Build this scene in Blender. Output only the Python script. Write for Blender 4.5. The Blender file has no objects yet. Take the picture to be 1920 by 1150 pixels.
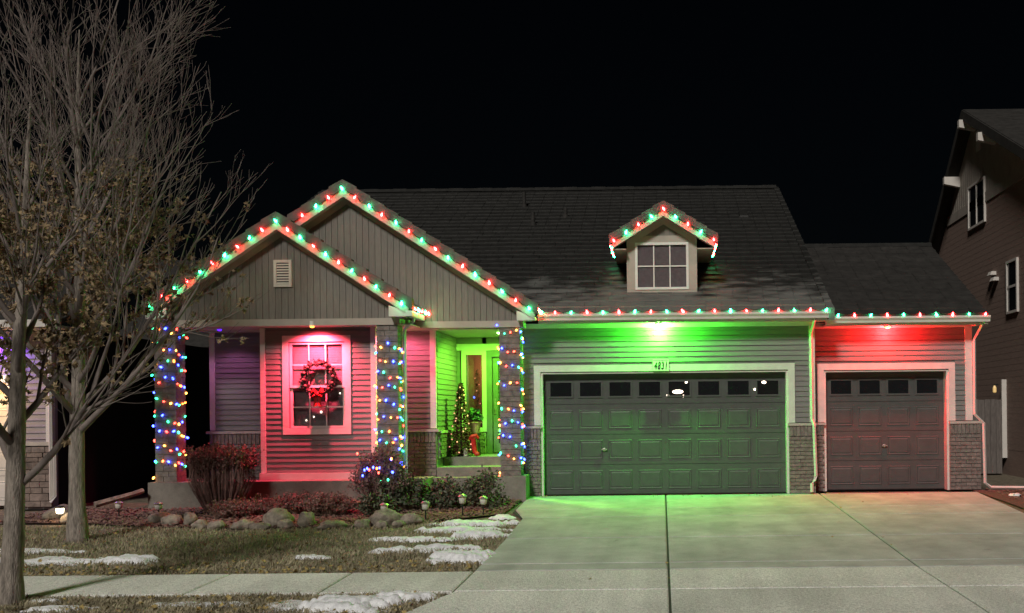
import bpy, math, random
from mathutils import Vector, Matrix, noise

# ------------------------------------------------------------------ camera, sky, sun
sc = bpy.context.scene
C = sc.collection
R = math.radians
ROLL = 0.0105
cam_d = bpy.data.cameras.new("camera")
cam = bpy.data.objects.new("camera", cam_d)
C.objects.link(cam)
cam.location = (0, -21, 1.64)
cam.rotation_euler = (math.pi / 2, ROLL, 0)
cam_d.sensor_width = 36
cam_d.lens = 37.5
cam_d.shift_x = -280 / 1920
cam_d.shift_y = 197 / 1920
cam_d.clip_end = 2000
sc.camera = cam

SUN_EL, SUN_AZ = 37.0, -14.0          # degrees; azimuth from straight behind the camera, negative = from the left
world = bpy.data.worlds.new("World")
sc.world = world
world.use_nodes = True
nt = world.node_tree
sky_n = nt.nodes.new("ShaderNodeTexSky")
sky_n.sky_type = 'NISHITA'
sky_n.sun_disc = False
sky_n.sun_elevation = R(SUN_EL)
sky_n.sun_rotation = R(180 - SUN_AZ)
bg = nt.nodes["Background"]
bg.inputs[1].default_value = 0.00032
nt.links.new(sky_n.outputs[0], bg.inputs[0])
sun_d = bpy.data.lights.new("sun", 'SUN')
sun_d.energy = 2.15
sun_d.angle = R(9)
sun_d.color = (1.0, 0.95, 0.87)
sun = bpy.data.objects.new("sun", sun_d)
C.objects.link(sun)
sun.location = (-8, -30, 20)
_d = Vector((math.sin(R(-SUN_AZ)) * math.cos(R(SUN_EL)), math.cos(R(SUN_AZ)) * math.cos(R(SUN_EL)), -math.sin(R(SUN_EL))))
sun.rotation_euler = _d.to_track_quat('-Z', 'Y').to_euler()

sc.render.engine = 'CYCLES'
sc.cycles.use_denoising = True
sc.cycles.max_bounces = 5
sc.cycles.diffuse_bounces = 3
sc.cycles.glossy_bounces = 3
sc.cycles.transparent_max_bounces = 8
sc.cycles.caustics_reflective = False
sc.cycles.caustics_refractive = False
sc.cycles.sample_clamp_indirect = 4.0
vs = sc.view_settings
vs.view_transform = 'Standard'
vs.look = 'None'
vs.exposure = 0.0
vs.gamma = 1.0
vs.use_curve_mapping = False

rnd = random.Random(7)

# ------------------------------------------------------------------ materials
def mat(name, col, rough=0.7, var=0.25, scale=8.0, bump=0.0, bscale=60.0, col2=None, spec=0.3, metal=0.0, stretch=None, frost_glow=False, stain=False, speck=0.0):
    m = bpy.data.materials.new(name)
    m.use_nodes = True
    n, l = m.node_tree.nodes, m.node_tree.links
    b = n["Principled BSDF"]
    b.inputs["Roughness"].default_value = rough
    b.inputs["Specular IOR Level"].default_value = spec
    b.inputs["Metallic"].default_value = metal
    tc = n.new("ShaderNodeNewGeometry")
    src = tc.outputs["Position"]
    if stretch:
        mp = n.new("ShaderNodeMapping")
        mp.inputs["Scale"].default_value = stretch
        l.new(src, mp.inputs["Vector"])
        src = mp.outputs[0]
    nz = n.new("ShaderNodeTexNoise")
    nz.inputs["Scale"].default_value = scale
    nz.inputs["Detail"].default_value = 6
    nz.inputs["Roughness"].default_value = 0.62
    l.new(src, nz.inputs["Vector"])
    rp = n.new("ShaderNodeValToRGB")
    c = Vector(col)
    lo = c * (1 - var)
    hi = Vector(col2) if col2 else c * (1 + var)
    rp.color_ramp.elements[0].position = 0.32
    rp.color_ramp.elements[1].position = 0.68
    rp.color_ramp.elements[0].color = (*lo, 1)
    rp.color_ramp.elements[1].color = (*hi, 1)
    l.new(nz.outputs["Fac"], rp.inputs[0])
    # slight piece-to-piece variation
    oi = n.new("ShaderNodeObjectInfo")
    mr = n.new("ShaderNodeMapRange")
    mr.inputs[3].default_value = 1 - var * 0.35
    mr.inputs[4].default_value = 1 + var * 0.35
    l.new(oi.outputs["Random"], mr.inputs[0])
    mx = n.new("ShaderNodeVectorMath")
    mx.operation = 'SCALE'
    l.new(rp.outputs[0], mx.inputs[0])
    l.new(mr.outputs[0], mx.inputs[3])
    colour = mx.outputs[0]
    if frost_glow:                                   # frosty streaks on the low courses, with string-light glow painted into the colour
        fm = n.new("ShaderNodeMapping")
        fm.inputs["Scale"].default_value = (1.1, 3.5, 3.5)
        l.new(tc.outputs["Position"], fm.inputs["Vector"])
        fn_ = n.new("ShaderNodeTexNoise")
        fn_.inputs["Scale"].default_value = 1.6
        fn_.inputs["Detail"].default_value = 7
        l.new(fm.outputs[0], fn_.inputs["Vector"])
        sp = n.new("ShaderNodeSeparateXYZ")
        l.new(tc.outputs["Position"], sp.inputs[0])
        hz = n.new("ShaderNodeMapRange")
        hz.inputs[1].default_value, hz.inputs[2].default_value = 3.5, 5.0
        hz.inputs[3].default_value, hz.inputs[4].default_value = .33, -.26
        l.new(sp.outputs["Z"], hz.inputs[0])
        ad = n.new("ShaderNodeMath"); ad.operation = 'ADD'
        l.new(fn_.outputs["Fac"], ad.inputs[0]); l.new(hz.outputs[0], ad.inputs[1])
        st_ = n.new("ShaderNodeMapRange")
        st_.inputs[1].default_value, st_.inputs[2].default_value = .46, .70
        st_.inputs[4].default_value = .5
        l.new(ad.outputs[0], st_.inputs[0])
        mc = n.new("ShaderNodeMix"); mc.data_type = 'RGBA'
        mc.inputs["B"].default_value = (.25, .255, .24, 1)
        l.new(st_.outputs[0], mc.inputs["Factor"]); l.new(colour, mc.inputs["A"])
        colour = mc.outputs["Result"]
    def mul(colour, sc_, lo_, hi_, p0, p1, det=5, st=None):
        v = tc.outputs["Position"]
        if st:
            q = n.new("ShaderNodeMapping"); q.inputs["Scale"].default_value = st
            l.new(v, q.inputs["Vector"]); v = q.outputs[0]
        t_ = n.new("ShaderNodeTexNoise")
        t_.inputs["Scale"].default_value = sc_
        t_.inputs["Detail"].default_value = det
        l.new(v, t_.inputs["Vector"])
        a_ = n.new("ShaderNodeMapRange")
        a_.inputs[1].default_value, a_.inputs[2].default_value = p0, p1
        a_.inputs[3].default_value, a_.inputs[4].default_value = lo_, hi_
        l.new(t_.outputs["Fac"], a_.inputs[0])
        s_ = n.new("ShaderNodeVectorMath"); s_.operation = 'SCALE'
        l.new(colour, s_.inputs[0]); l.new(a_.outputs[0], s_.inputs[3])
        return s_.outputs[0]
    if stain:                                   # damp patches, wheel tracks, small spots
        colour = mul(colour, .7, .90, 1.05, .35, .6, 8)
        colour = mul(colour, .5, .92, 1.03, .42, .58, 3, (4.2, .25, 1))
        colour = mul(colour, 7, .70, 1.0, .22, .31, 2)
    if speck:
        colour = mul(colour, 85, 1 - speck, 1 + speck, .38, .62, 3)
    l.new(colour, b.inputs["Base Color"])
    if bump:
        nb = n.new("ShaderNodeTexNoise")
        nb.inputs["Scale"].default_value = bscale
        nb.inputs["Detail"].default_value = 4
        l.new(src, nb.inputs["Vector"])
        bm = n.new("ShaderNodeBump")
        bm.inputs["Strength"].default_value = bump
        bm.inputs["Distance"].default_value = 0.02
        l.new(nb.outputs["Fac"], bm.inputs["Height"])
        l.new(bm.outputs[0], b.inputs["Normal"])
    return m

def emat(name, col, strength):
    m = bpy.data.materials.new(name)
    m.use_nodes = True
    n, l = m.node_tree.nodes, m.node_tree.links
    b = n["Principled BSDF"]
    b.inputs["Base Color"].default_value = (*[min(1, 0.2 + 0.6 * c) for c in col], 1)
    b.inputs["Emission Color"].default_value = (*col, 1)
    b.inputs["Emission Strength"].default_value = strength
    return m

def glass_mat(name, tint=0.75, ior=1.5):
    m = bpy.data.materials.new(name)
    m.use_nodes = True
    n, l = m.node_tree.nodes, m.node_tree.links
    for x in list(n):
        n.remove(x)
    out = n.new("ShaderNodeOutputMaterial")
    tr = n.new("ShaderNodeBsdfTransparent")
    tr.inputs[0].default_value = (tint, tint, tint, 1)
    gl = n.new("ShaderNodeBsdfGlossy")
    gl.inputs["Roughness"].default_value = 0.03
    mx = n.new("ShaderNodeMixShader")
    mx.inputs[0].default_value = .07
    l.new(tr.outputs[0], mx.inputs[1])
    l.new(gl.outputs[0], mx.inputs[2])
    l.new(mx.outputs[0], out.inputs[0])
    return m

M = {}
M['siding'] = mat('siding_paint', (.20, .19, .182), .6, .10, 3, .15, 25, stretch=(1, 1, 9))
M['gable'] = mat('gable_board_paint', (.20, .184, .162), .65, .13, 5, .2, 30, stretch=(9, 9, 1))
M['trim'] = mat('white_trim_paint', (.66, .62, .58), .5, .08, 4)
M['frieze'] = mat('taupe_trim_paint', (.42, .38, .33), .55, .08, 4)
M['soffit'] = mat('soffit_paint', (.48, .44, .40), .6, .06, 4)
M['door'] = mat('garage_door_paint', (.078, .080, .078), .5, .10, 6, .08, 90)
M['brick'] = mat('brick_clay', (.20, .165, .15), .85, .35, 14, .4, 70)
M['brick2'] = mat('column_brick_clay', (.21, .185, .165), .85, .35, 9, .4, 60)
M['mortar'] = mat('mortar', (.30, .28, .26), .95, .15, 20, .3, 90)
M['cap'] = mat('sill_cap', (.45, .40, .36), .7, .1, 8)
M['tile'] = mat('concrete_roof_tile', (.018, .0178, .0165), .6, .35, 5, .3, 40, frost_glow=True)
M['ntile'] = mat('neighbour_roof_tile', (.03, .028, .026), .8, .35, 5, .3, 40)
M['raketile'] = mat('rake_tile', (.12, .105, .092), .75, .3, 6, .3, 40)
M['concrete'] = mat('driveway_concrete', (.455, .465, .435), .85, .16, 2.2, .35, 55, spec=.2, stain=True, speck=.10)
M['walk'] = mat('sidewalk_concrete', (.78, .78, .73), .9, .24, 30, .9, 60, spec=.15, stain=True, speck=.22)
M['joint'] = mat('joint_filler', (.05, .048, .045), .95, .2, 30)
M['found'] = mat('foundation_concrete', (.22, .20, .175), .9, .2, 5, .4, 40)
M['soil'] = mat('lawn_soil', (.15, .125, .09), .95, .4, 9, .8, 40)
M['mulch'] = mat('bed_mulch', (.12, .075, .06), .95, .45, 22, .9, 40)
M['chips'] = mat('wood_chips', (.16, .10, .08), .9, .45, 12)
M['asphalt'] = mat('asphalt', (.05, .05, .05), .9, .2, 20, .5, 90)
M['grass'] = mat('dormant_grass', (.27, .235, .16), .85, .45, 5, col2=(.47, .41, .27))
M['leaf'] = mat('fallen_leaf', (.34, .235, .09), .8, .5, 12, col2=(.55, .42, .16))
M['bark'] = mat('maple_bark', (.29, .25, .215), .9, .5, 9, 1.0, 24, stretch=(3, 3, .6))
M['twig'] = mat('maple_twig', (.20, .165, .15), .85, .25, 9)
M['dryleaf'] = mat('dry_clinging_leaf', (.22, .145, .085), .85, .5, 14, col2=(.48, .36, .21))
M['snow'] = mat('crusted_snow', (.78, .79, .82), .6, .2, 9, .6, 26, col2=(.92, .93, .95), spec=.4, speck=.08)
M['rock'] = mat('river_boulder', (.25, .215, .175), .9, .5, 9, 1.0, 18)
M['redtwig'] = mat('red_twig', (.24, .14, .125), .85, .4, 9)
M['redleaf'] = mat('russet_leaf', (.19, .115, .10), .85, .45, 12)
M['evergreen'] = mat('broad_evergreen_leaf', (.075, .085, .05), .55, .5, 14, spec=.5)
M['brownbush'] = mat('withered_stem', (.17, .11, .08), .9, .4, 12)
M['black'] = mat('black_plastic', (.02, .02, .02), .4, .2, 9)
M['wire'] = mat('green_wire', (.02, .035, .02), .5, .2, 9)
M['metal'] = mat('brushed_metal', (.55, .52, .48), .35, .1, 20, metal=.8)
M['dark'] = mat('painted_unlit_dark', (.012, .012, .013), .9, .2, 4)  # near-black standing in for unlit depth and for an unlit side wall
M['blind'] = mat('window_blind', (.60, .50, .50), .8, .08, 30)
M['curtain'] = mat('dark_curtain', (.26, .22, .25), .9, .15, 12)
M['glass'] = glass_mat('window_glass', .85)
M['dglass'] = mat('dark_glazing', (.012, .013, .015), .05, .1, 3, spec=.5)
M['fdoor'] = mat('front_door_paint', (.16, .17, .16), .45, .1, 5)
M['nwall'] = mat('neighbour_brown_siding', (.26, .185, .155), .8, .12, 4, stretch=(1, 1, 8))
M['ngable'] = mat('neighbour_gable_board', (.36, .32, .28), .8, .12, 4)
M['ntrim'] = mat('neighbour_trim', (.62, .58, .54), .6, .06, 5)
M['stone'] = mat('ledge_stone', (.22, .17, .15), .9, .4, 6, .5, 30)
M['lwall'] = mat('left_neighbour_siding', (.30, .26, .27), .7, .1, 4)
M['redbow'] = mat('red_ribbon', (.50, .02, .02), .5, .2, 20)
M['wreath'] = mat('dried_wreath_leaf', (.045, .035, .03), .8, .5, 20)
M['pot'] = mat('wicker_pot', (.42, .28, .15), .85, .3, 40, .5, 80)
M['plant'] = mat('porch_plant_leaf', (.07, .16, .05), .6, .4, 20)
M['tinsel'] = mat('brown_tinsel', (.13, .05, .035), .6, .5, 30)
M['plaque'] = mat('number_plaque', (.60, .58, .50), .5, .05, 10)
M['ink'] = mat('black_numeral', (.015, .015, .015), .5, .1, 10)
M['white'] = mat('white_enamel', (.75, .74, .72), .4, .05, 10)
M['fence'] = mat('fence_board', (.14, .12, .11), .9, .25, 6, stretch=(6, 6, 1))
M['room'] = mat('interior_plaster', (.42, .27, .16), .9, .1, 3)

GREEN = (.022, 1.0, .36)
BL = 80.0
M['b_green'] = emat('bulb_green', GREEN, BL * .8)
M['b_red'] = emat('bulb_red', (1.0, .020, .022), BL * 1.15)
ML = 10.0
MINI = {
    'red': emat('mini_red', (1.0, .06, .035), ML), 'green': emat('mini_green', (.03, .85, .36), ML * .8),
    'blue': emat('mini_blue', (.03, .06, 1.0), ML * 1.9), 'amber': emat('mini_amber', (1.0, .40, .06), ML),
    'orange': emat('mini_orange', (1.0, .20, .03), ML)}
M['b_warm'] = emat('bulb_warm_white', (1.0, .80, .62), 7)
M['b_rose'] = emat('bulb_rose_white', (1.0, .36, .24), 1.5)
M['lens_green'] = emat('lens_green', (.25, 1.0, .15), 40)
M['lens_red'] = emat('lens_red', (1.0, .22, .02), 14)
M['lens_purple'] = emat('lens_purple', (.09, .01, 1.0), 3)
M['solar'] = emat('solar_lens_lit', (1.0, .85, .55), 8)
M['litpane'] = emat('lit_pane', (1.0, .62, .18), .35)

# ------------------------------------------------------------------ mesh helpers
class MB:
    def __init__(s):
        s.v, s.f = [], []
    def add(s, vs_, fs):
        o = len(s.v)
        s.v += [tuple(p) for p in vs_]
        s.f += [tuple(i + o for i in f) for f in fs]
        return s
    def box(s, x0, x1, y0, y1, z0, z1):
        return s.add([(x0, y0, z0), (x1, y0, z0), (x1, y1, z0), (x0, y1, z0), (x0, y0, z1), (x1, y0, z1), (x1, y1, z1), (x0, y1, z1)],
                     [(0, 3, 2, 1), (4, 5, 6, 7), (0, 1, 5, 4), (1, 2, 6, 5), (2, 3, 7, 6), (3, 0, 4, 7)])
    def hexa(s, p):                         # eight corners, bottom ring then top ring
        return s.add(p, [(0, 3, 2, 1), (4, 5, 6, 7), (0, 1, 5, 4), (1, 2, 6, 5), (2, 3, 7, 6), (3, 0, 4, 7)])
    def prism_y(s, poly, y0, y1):           # polygon in XZ (counter-clockwise seen from the front, -Y)
        n = len(poly)
        vv = [(x, y0, z) for x, z in poly] + [(x, y1, z) for x, z in poly]
        ff = [tuple(range(n)), tuple(range(2 * n - 1, n - 1, -1))]
        ff += [(i, i + n, (i + 1) % n + n, (i + 1) % n) for i in range(n)]
        return s.add(vv, ff)
    def prism_x(s, poly, x0, x1):           # polygon in YZ
        n = len(poly)
        vv = [(x0, y, z) for y, z in poly] + [(x1, y, z) for y, z in poly]
        ff = [tuple(range(n - 1, -1, -1)), tuple(range(n, 2 * n))]
        ff += [(i, (i + 1) % n, (i + 1) % n + n, i + n) for i in range(n)]
        return s.add(vv, ff)
    def prism_z(s, poly, z0, z1, inset=0):
        n = len(poly)
        vv = [(x, y, z0) for x, y in poly] + [(x, y, z1) for x, y in poly]
        ff = [tuple(range(n - 1, -1, -1)), tuple(range(n, 2 * n))]
        ff += [(i, (i + 1) % n, (i + 1) % n + n, i + n) for i in range(n)]
        return s.add(vv, ff)
    def tube(s, pts, rads, n=6, cap=True):
        pts = [Vector(p) for p in pts]
        if isinstance(rads, (int, float)):
            rads = [rads] * len(pts)
        rings = []
        for i, p in enumerate(pts):
            t = (pts[min(i + 1, len(pts) - 1)] - pts[max(i - 1, 0)])
            if t.length < 1e-9:
                t = Vector((0, 0, 1))
            t.normalize()
            a = t.cross(Vector((0, 0, 1)) if abs(t.z) < .9 else Vector((1, 0, 0))).normalized()
            b = t.cross(a)
            rings.append([p + (a * math.cos(2 * math.pi * k / n) + b * math.sin(2 * math.pi * k / n)) * rads[i] for k in range(n)])
        vv = [q for r in rings for q in r]
        ff = []
        for i in range(len(pts) - 1):
            for k in range(n):
                ff.append((i * n + k, i * n + (k + 1) % n, (i + 1) * n + (k + 1) % n, (i + 1) * n + k))
        if cap:
            ff.append(tuple(range(n - 1, -1, -1)))
            ff.append(tuple((len(pts) - 1) * n + k for k in range(n)))
        return s.add(vv, ff)
    def lathe(s, prof, c=(0, 0, 0), n=10):  # profile (r, z)
        vv, ff = [], []
        for r, z in prof:
            for k in range(n):
                a = 2 * math.pi * k / n
                vv.append((c[0] + r * math.cos(a), c[1] + r * math.sin(a), c[2] + z))
        for i in range(len(prof) - 1):
            for k in range(n):
                ff.append((i * n + k, i * n + (k + 1) % n, (i + 1) * n + (k + 1) % n, (i + 1) * n + k))
        ff.append(tuple(range(n - 1, -1, -1)))
        ff.append(tuple((len(prof) - 1) * n + k for k in range(n)))
        return s.add(vv, ff)
    def mesh(s, name, m=None, smooth=False):
        me = bpy.data.meshes.new(name)
        me.from_pydata(s.v, [], s.f)
        me.update()
        if m:
            me.materials.append(M[m] if isinstance(m, str) else m)
        if smooth:
            me.polygons.foreach_set('use_smooth', [True] * len(me.polygons))
        return me
    def build(s, name, m, parent=None, smooth=False):
        return inst(name, s.mesh(name, m, smooth), parent)

def base_of(p):
    return Vector(p['_base']) if p is not None and '_base' in p else Vector((0, 0, 0))

def attach(o, parent):
    if parent is not None:
        o.parent = parent
        o.matrix_parent_inverse = Matrix.Translation(-base_of(parent))

def inst(name, me, parent=None, loc=(0, 0, 0), rot=(0, 0, 0), scale=(1, 1, 1)):
    o = bpy.data.objects.new(name, me)
    C.objects.link(o)
    o.location, o.rotation_euler, o.scale = loc, rot, scale
    if any(abs(c) > 1e-9 for c in loc):
        o['_base'] = list(loc)
    attach(o, parent)
    return o

def tag(o, label=None, cat=None, group=None, kind=None):
    if label: o['label'] = label
    if cat: o['category'] = cat
    if group: o['group'] = group
    if kind: o['kind'] = kind
    return o

def thing(name, label, cat, loc=(0, 0, 0), group=None):
    o = bpy.data.objects.new(name, None)
    C.objects.link(o)
    o.location = loc
    o.empty_display_size = .2
    o['_base'] = list(loc)
    return tag(o, label, cat, group)

def empty_part(name, parent, loc):
    o = bpy.data.objects.new(name, None)
    C.objects.link(o)
    o.location = loc
    o['_base'] = list(loc)
    attach(o, parent)
    return o

def lamp(name, kind, loc, energy, col, parent=None, target=None, size=.05, spot=120, blend=.6):
    d = bpy.data.lights.new(name, kind)
    d.energy, d.color = energy, col
    d.shadow_soft_size = size
    if kind == 'SPOT':
        d.spot_size, d.spot_blend = R(spot), blend
    o = bpy.data.objects.new(name, d)
    C.objects.link(o)
    o.location = loc
    if target is not None:
        o.rotation_euler = (Vector(target) - Vector(loc)).to_track_quat('-Z', 'Y').to_euler()
    attach(o, parent)
    return o
# ------------------------------------------------------------------ ground, driveway, walk
SL = 0.0327
def gz(y):                                   # finished surface level of drive and walk
    if y >= 0: return 0.0
    if y >= -8.1: return SL * y
    return SL * -8.1 + .02 * (y + 8.1)
rows = [(-400, -.48), (-11.75, -.48), (-11.74, -.40), (-9.4, gz(-9.4) - .045), (-8.1, gz(-8.1) - .045), (-4, gz(-4) - .045), (0, -.045), (6, -.02), (40, -.02), (600, -.02)]
g = MB()
vv, ff = [], []
xs = [-500, -60, -20, -10, -2, 7, 20, 60, 500]
for y, z in rows:
    for x in xs:
        vv.append((x, y, z))
nx = len(xs)
for j in range(len(rows) - 1):
    for i in range(nx - 1):
        ff.append((j * nx + i, j * nx + i + 1, (j + 1) * nx + i + 1, (j + 1) * nx + i))
g.add(vv, ff)
tag(g.build('ground', 'soil'), kind='structure')
st = MB().box(-200, 200, -19.5, -12.0, -.60, -.465)
tag(st.build('street', 'asphalt'), kind='structure')
kb = MB()
for a, b in ((-200, -3.3), (6.9, 200)):
    kb.box(a, b, -12.0, -11.76, -.6, -.35)
tag(kb.build('kerb', 'walk'), kind='structure')

def slab_mesh(poly, m, th=.12, bev=.012):
    """a concrete panel with tooled (bevelled) edges following the grade; poly is CCW from above"""
    b = MB()
    n = len(poly)
    cx = sum(p[0] for p in poly) / n
    cy = sum(p[1] for p in poly) / n
    def inn(p, d):
        return (p[0] + math.copysign(min(d, abs(cx - p[0])), cx - p[0]), p[1] + math.copysign(min(d, abs(cy - p[1])), cy - p[1]))
    r0 = [(x, y, gz(y) - th) for x, y in poly]
    r1 = [(x, y, gz(y) - bev) for x, y in poly]
    r2 = [(inn(p, .016)[0], inn(p, .016)[1], gz(p[1]) - .001) for p in poly]
    r3 = [(inn(p, .07)[0], inn(p, .07)[1], gz(inn(p, .07)[1])) for p in poly]
    b.v = r0 + r1 + r2 + r3
    for k in range(3):
        for i in range(n):
            j = (i + 1) % n
            b.f.append((k * n + i, k * n + j, (k + 1) * n + j, (k + 1) * n + i))
    b.f.append(tuple(range(3 * n, 4 * n)))
    return b

drv = MB()
drv.add([(-2.62, -.0, -.02), (-2.62, -2.4, gz(-2.4) - .022), (-2.28, -3.4, gz(-3.4) - .022), (-2.28, -8.1, gz(-8.1) - .022), (-2.28, -9.4, gz(-9.4) - .022), (-2.9, -11.76, gz(-11.76) - .022),
         (6.5, -11.76, gz(-11.76) - .022), (5.75, -9.4, gz(-9.4) - .022), (5.75, -8.1, gz(-8.1) - .022), (6.2, 0, -.022)],
        [(0, 1, 2, 3, 8, 9), (3, 4, 7, 8), (4, 5, 6, 7)])
driveway = tag(drv.build('driveway', 'joint'), kind='structure')
def xl(y): return -2.62 if y > -2.0 else (-2.62 + .34 * min(1, (-2.0 - y) / 1.4) if y > -8.1 else (-2.28 if y > -9.5 else -2.28 - .6 * (-9.5 - y) / 2.3))
def xr(y): return 6.2 - .45 * min(1, -y / 8.1) if y > -9.5 else 5.75 + .7 * (-9.5 - y) / 2.3
ys = [.0, -2.1, -3.2, -5.5, -7.62, -8.08, -9.38, -11.74]
for k in range(len(ys) - 1):
    ya, yb = ys[k] - .014, ys[k + 1] + .014
    mt = 'walk' if ya < -8.0 else 'concrete'
    for (fa, fb) in ((xl, lambda y: .055), (lambda y: .082, lambda y: 3.085 + .015 * max(0, -y - 8)), (lambda y: 3.105 + .015 * max(0, -y - 8), xr)):
        slab_mesh([(fa(yb), yb), (fb(yb), yb), (fb(ya), ya), (fa(ya), ya)], mt).build('concrete_slab', mt, driveway)
swb = MB().box(-60, -2.30, -9.39, -8.11, -.5, gz(-9.4) - .03).box(5.78, 60, -9.39, -8.11, -.5, gz(-9.4) - .03)
sidewalk = tag(swb.build('sidewalk', 'joint'), kind='structure')
for k in range(10):
    x1 = -2.30 - 1.47 * k
    slab_mesh([(x1 - 1.45, -9.39), (x1, -9.39), (x1, -8.11), (x1 - 1.45, -8.11)], 'walk').build('concrete_slab', 'walk', sidewalk)
for k in range(3):
    x1 = 5.78 + 1.47 * k
    slab_mesh([(x1, -9.39), (x1 + 1.458, -9.39), (x1 + 1.458, -8.11), (x1, -8.11)], 'walk').build('concrete_slab', 'walk', sidewalk)

# planting bed, with chips
def lz(y): return gz(y) - .045
bed = MB()
bpoly = [(-11.2, -3.1), (-9.6, -3.25), (-8.3, -3.75), (-6.5, -4.0), (-4.9, -3.95), (-3.6, -3.3), (-2.75, -2.6), (-2.68, -.3), (-4.4, -.3), (-4.4, -1.3), (-9.6, -1.3), (-11.2, -1.0)]
top = [(x, y, lz(y) + .035) for x, y in bpoly]
bed.add(top, [tuple(range(len(top)))])
tag(bed.build('planting_bed', 'mulch'), kind='structure')
def inside(x, y, poly):
    c = False
    n = len(poly)
    for i in range(n):
        x1, y1 = poly[i]; x2, y2 = poly[i - 1]
        if (y1 > y) != (y2 > y) and x < (x2 - x1) * (y - y1) / (y2 - y1) + x1:
            c = not c
    return c
ch = MB()
k = 0
while k < 5200:
    x, y = rnd.uniform(-11.2, -2.65), rnd.uniform(-4.05, -.4)
    if k > 4700:
        x, y = rnd.uniform(6.5, 9.5), rnd.uniform(-4.5, .6)
    elif not inside(x, y, bpoly):
        continue
    k += 1
    a, s_, t = rnd.uniform(0, 6.28), rnd.uniform(.018, .05), rnd.uniform(.008, .02)
    z = lz(y) + .04 + rnd.uniform(0, .025)
    u, w = Vector((math.cos(a), math.sin(a), rnd.uniform(-.5, .5))) * s_, Vector((-math.sin(a), math.cos(a), rnd.uniform(-.5, .5))) * t
    p = Vector((x, y, z))
    ch.add([p - u - w, p + u - w, p + u + w, p - u + w, p + Vector((0, 0, .018))], [(0, 1, 4), (1, 2, 4), (2, 3, 4), (3, 0, 4)])
tag(ch.build('wood_chip_mulch', 'chips'), 'scattered brown wood chip mulch covering the bed by the porch', 'mulch', kind='stuff')
rb = MB().add([(6.25, -6, lz(-6) + .03), (9.6, -6, lz(-6) + .03), (9.6, 0.6, .0), (6.25, .6, .0)], [(0, 1, 2, 3)])
tag(rb.build('side_bed', 'mulch'), kind='structure')

# grass blades
def in_bed(x, y): return inside(x, y, bpoly)
gr = MB()
gv, gf = [], []
def blade(x, y, z, h, w):
    a = rnd.uniform(0, 6.28)
    lean = rnd.uniform(.2, .9) * h
    dx, dy = math.cos(a), math.sin(a)
    px, py = -dy * w, dx * w
    o = len(gv)
    gv.extend([(x - px, y - py, z), (x + px, y + py, z), (x + dx * lean * .4 + px * .7, y + dy * lean * .4 + py * .7, z + h * .6), (x + dx * lean, y + dy * lean, z + h)])
    gf.extend([(o, o + 1, o + 2), (o, o + 2, o + 3)])
for _ in range(90000):
    if rnd.random() < .62:
        y = -8.1 + 4.6 * rnd.random() ** 1.3
        x = rnd.uniform(-12.5, -2.30)
        if in_bed(x, y): continue
    else:
        y = rnd.uniform(-11.0, -9.42)
        x = rnd.uniform(-8.2, -2.31 - .26 * max(0, -9.5 - y))
    d = noise.noise(Vector((x * 1.3, y * 1.3, 0))) + .45 * noise.noise(Vector((x * 5, y * 5, 3)))
    if d < -.35 and rnd.random() < .7: continue
    blade(x, y, lz(y), rnd.uniform(.025, .07) * (1 + .5 * d), rnd.uniform(.003, .007))
gr.v, gr.f = gv, gf
tag(gr.build('lawn_grass', 'grass'), 'patchy dormant olive grass of the front lawn and verge', 'grass', kind='stuff')

# fallen leaves on the grass
def leaf_shape(b, p, s_, rot, curl):
    """a small five-lobed leaf"""
    pr = [(0, -.5), (.22, -.28), (.55, -.22), (.34, .05), (.5, .4), (.18, .28), (0, .62), (-.18, .28), (-.5, .4), (-.34, .05), (-.55, -.22), (-.22, -.28)]
    vv = [p]
    for a, c in pr:
        vv.append(p + rot @ Vector((a * s_, c * s_, curl * s_ * (a * a * 1.6 - .3 * c))))
    b.add(vv, [(0, i + 1, (i + 1) % 12 + 1) for i in range(12)])
from mathutils import Euler
fl = MB()
for _ in range(950):
    if rnd.random() < .62:
        y = rnd.choice((rnd.uniform(-8.1, -7.3), rnd.uniform(-8.15, -7.7), rnd.uniform(-8.1, -4.2)))
        x = rnd.uniform(-11, -2.35)
    else:
        y, x = rnd.uniform(-11.0, -9.45), rnd.uniform(-8, -2.5)
    if in_bed(x, y): continue
    leaf_shape(fl, Vector((x, y, lz(y) + rnd.uniform(.035, .07))), rnd.uniform(.03, .06), Euler((rnd.uniform(-.7, .7), rnd.uniform(-.7, .7), rnd.uniform(0, 6.3))).to_matrix(), rnd.uniform(-.5, .8))
for _ in range(46):
    y = rnd.choice((rnd.uniform(-.35, -.02), rnd.uniform(-.6, -.02), rnd.uniform(-9, 0)))
    x = rnd.uniform(-2.4, 5.6) if y > -1 else rnd.choice((.07, 3.1, rnd.uniform(-2.2, 5.4))) + rnd.gauss(0, .03)
    leaf_shape(fl, Vector((x, y, gz(y) + .012)), rnd.uniform(.025, .05), Euler((rnd.uniform(-.4, .4), rnd.uniform(-.4, .4), rnd.uniform(0, 6.3))).to_matrix(), rnd.uniform(.0, .8))
tag(fl.build('fallen_leaves', 'leaf'), 'small yellow and tan leaves fallen over the lawn', 'leaves', kind='stuff')
# ------------------------------------------------------------------ the house
house = thing('house', 'single storey grey house with two front gables, dormer and three garage bays', 'house', (-1.5, 0, 0))
EXPO = .102
FLOOR = .435

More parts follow.
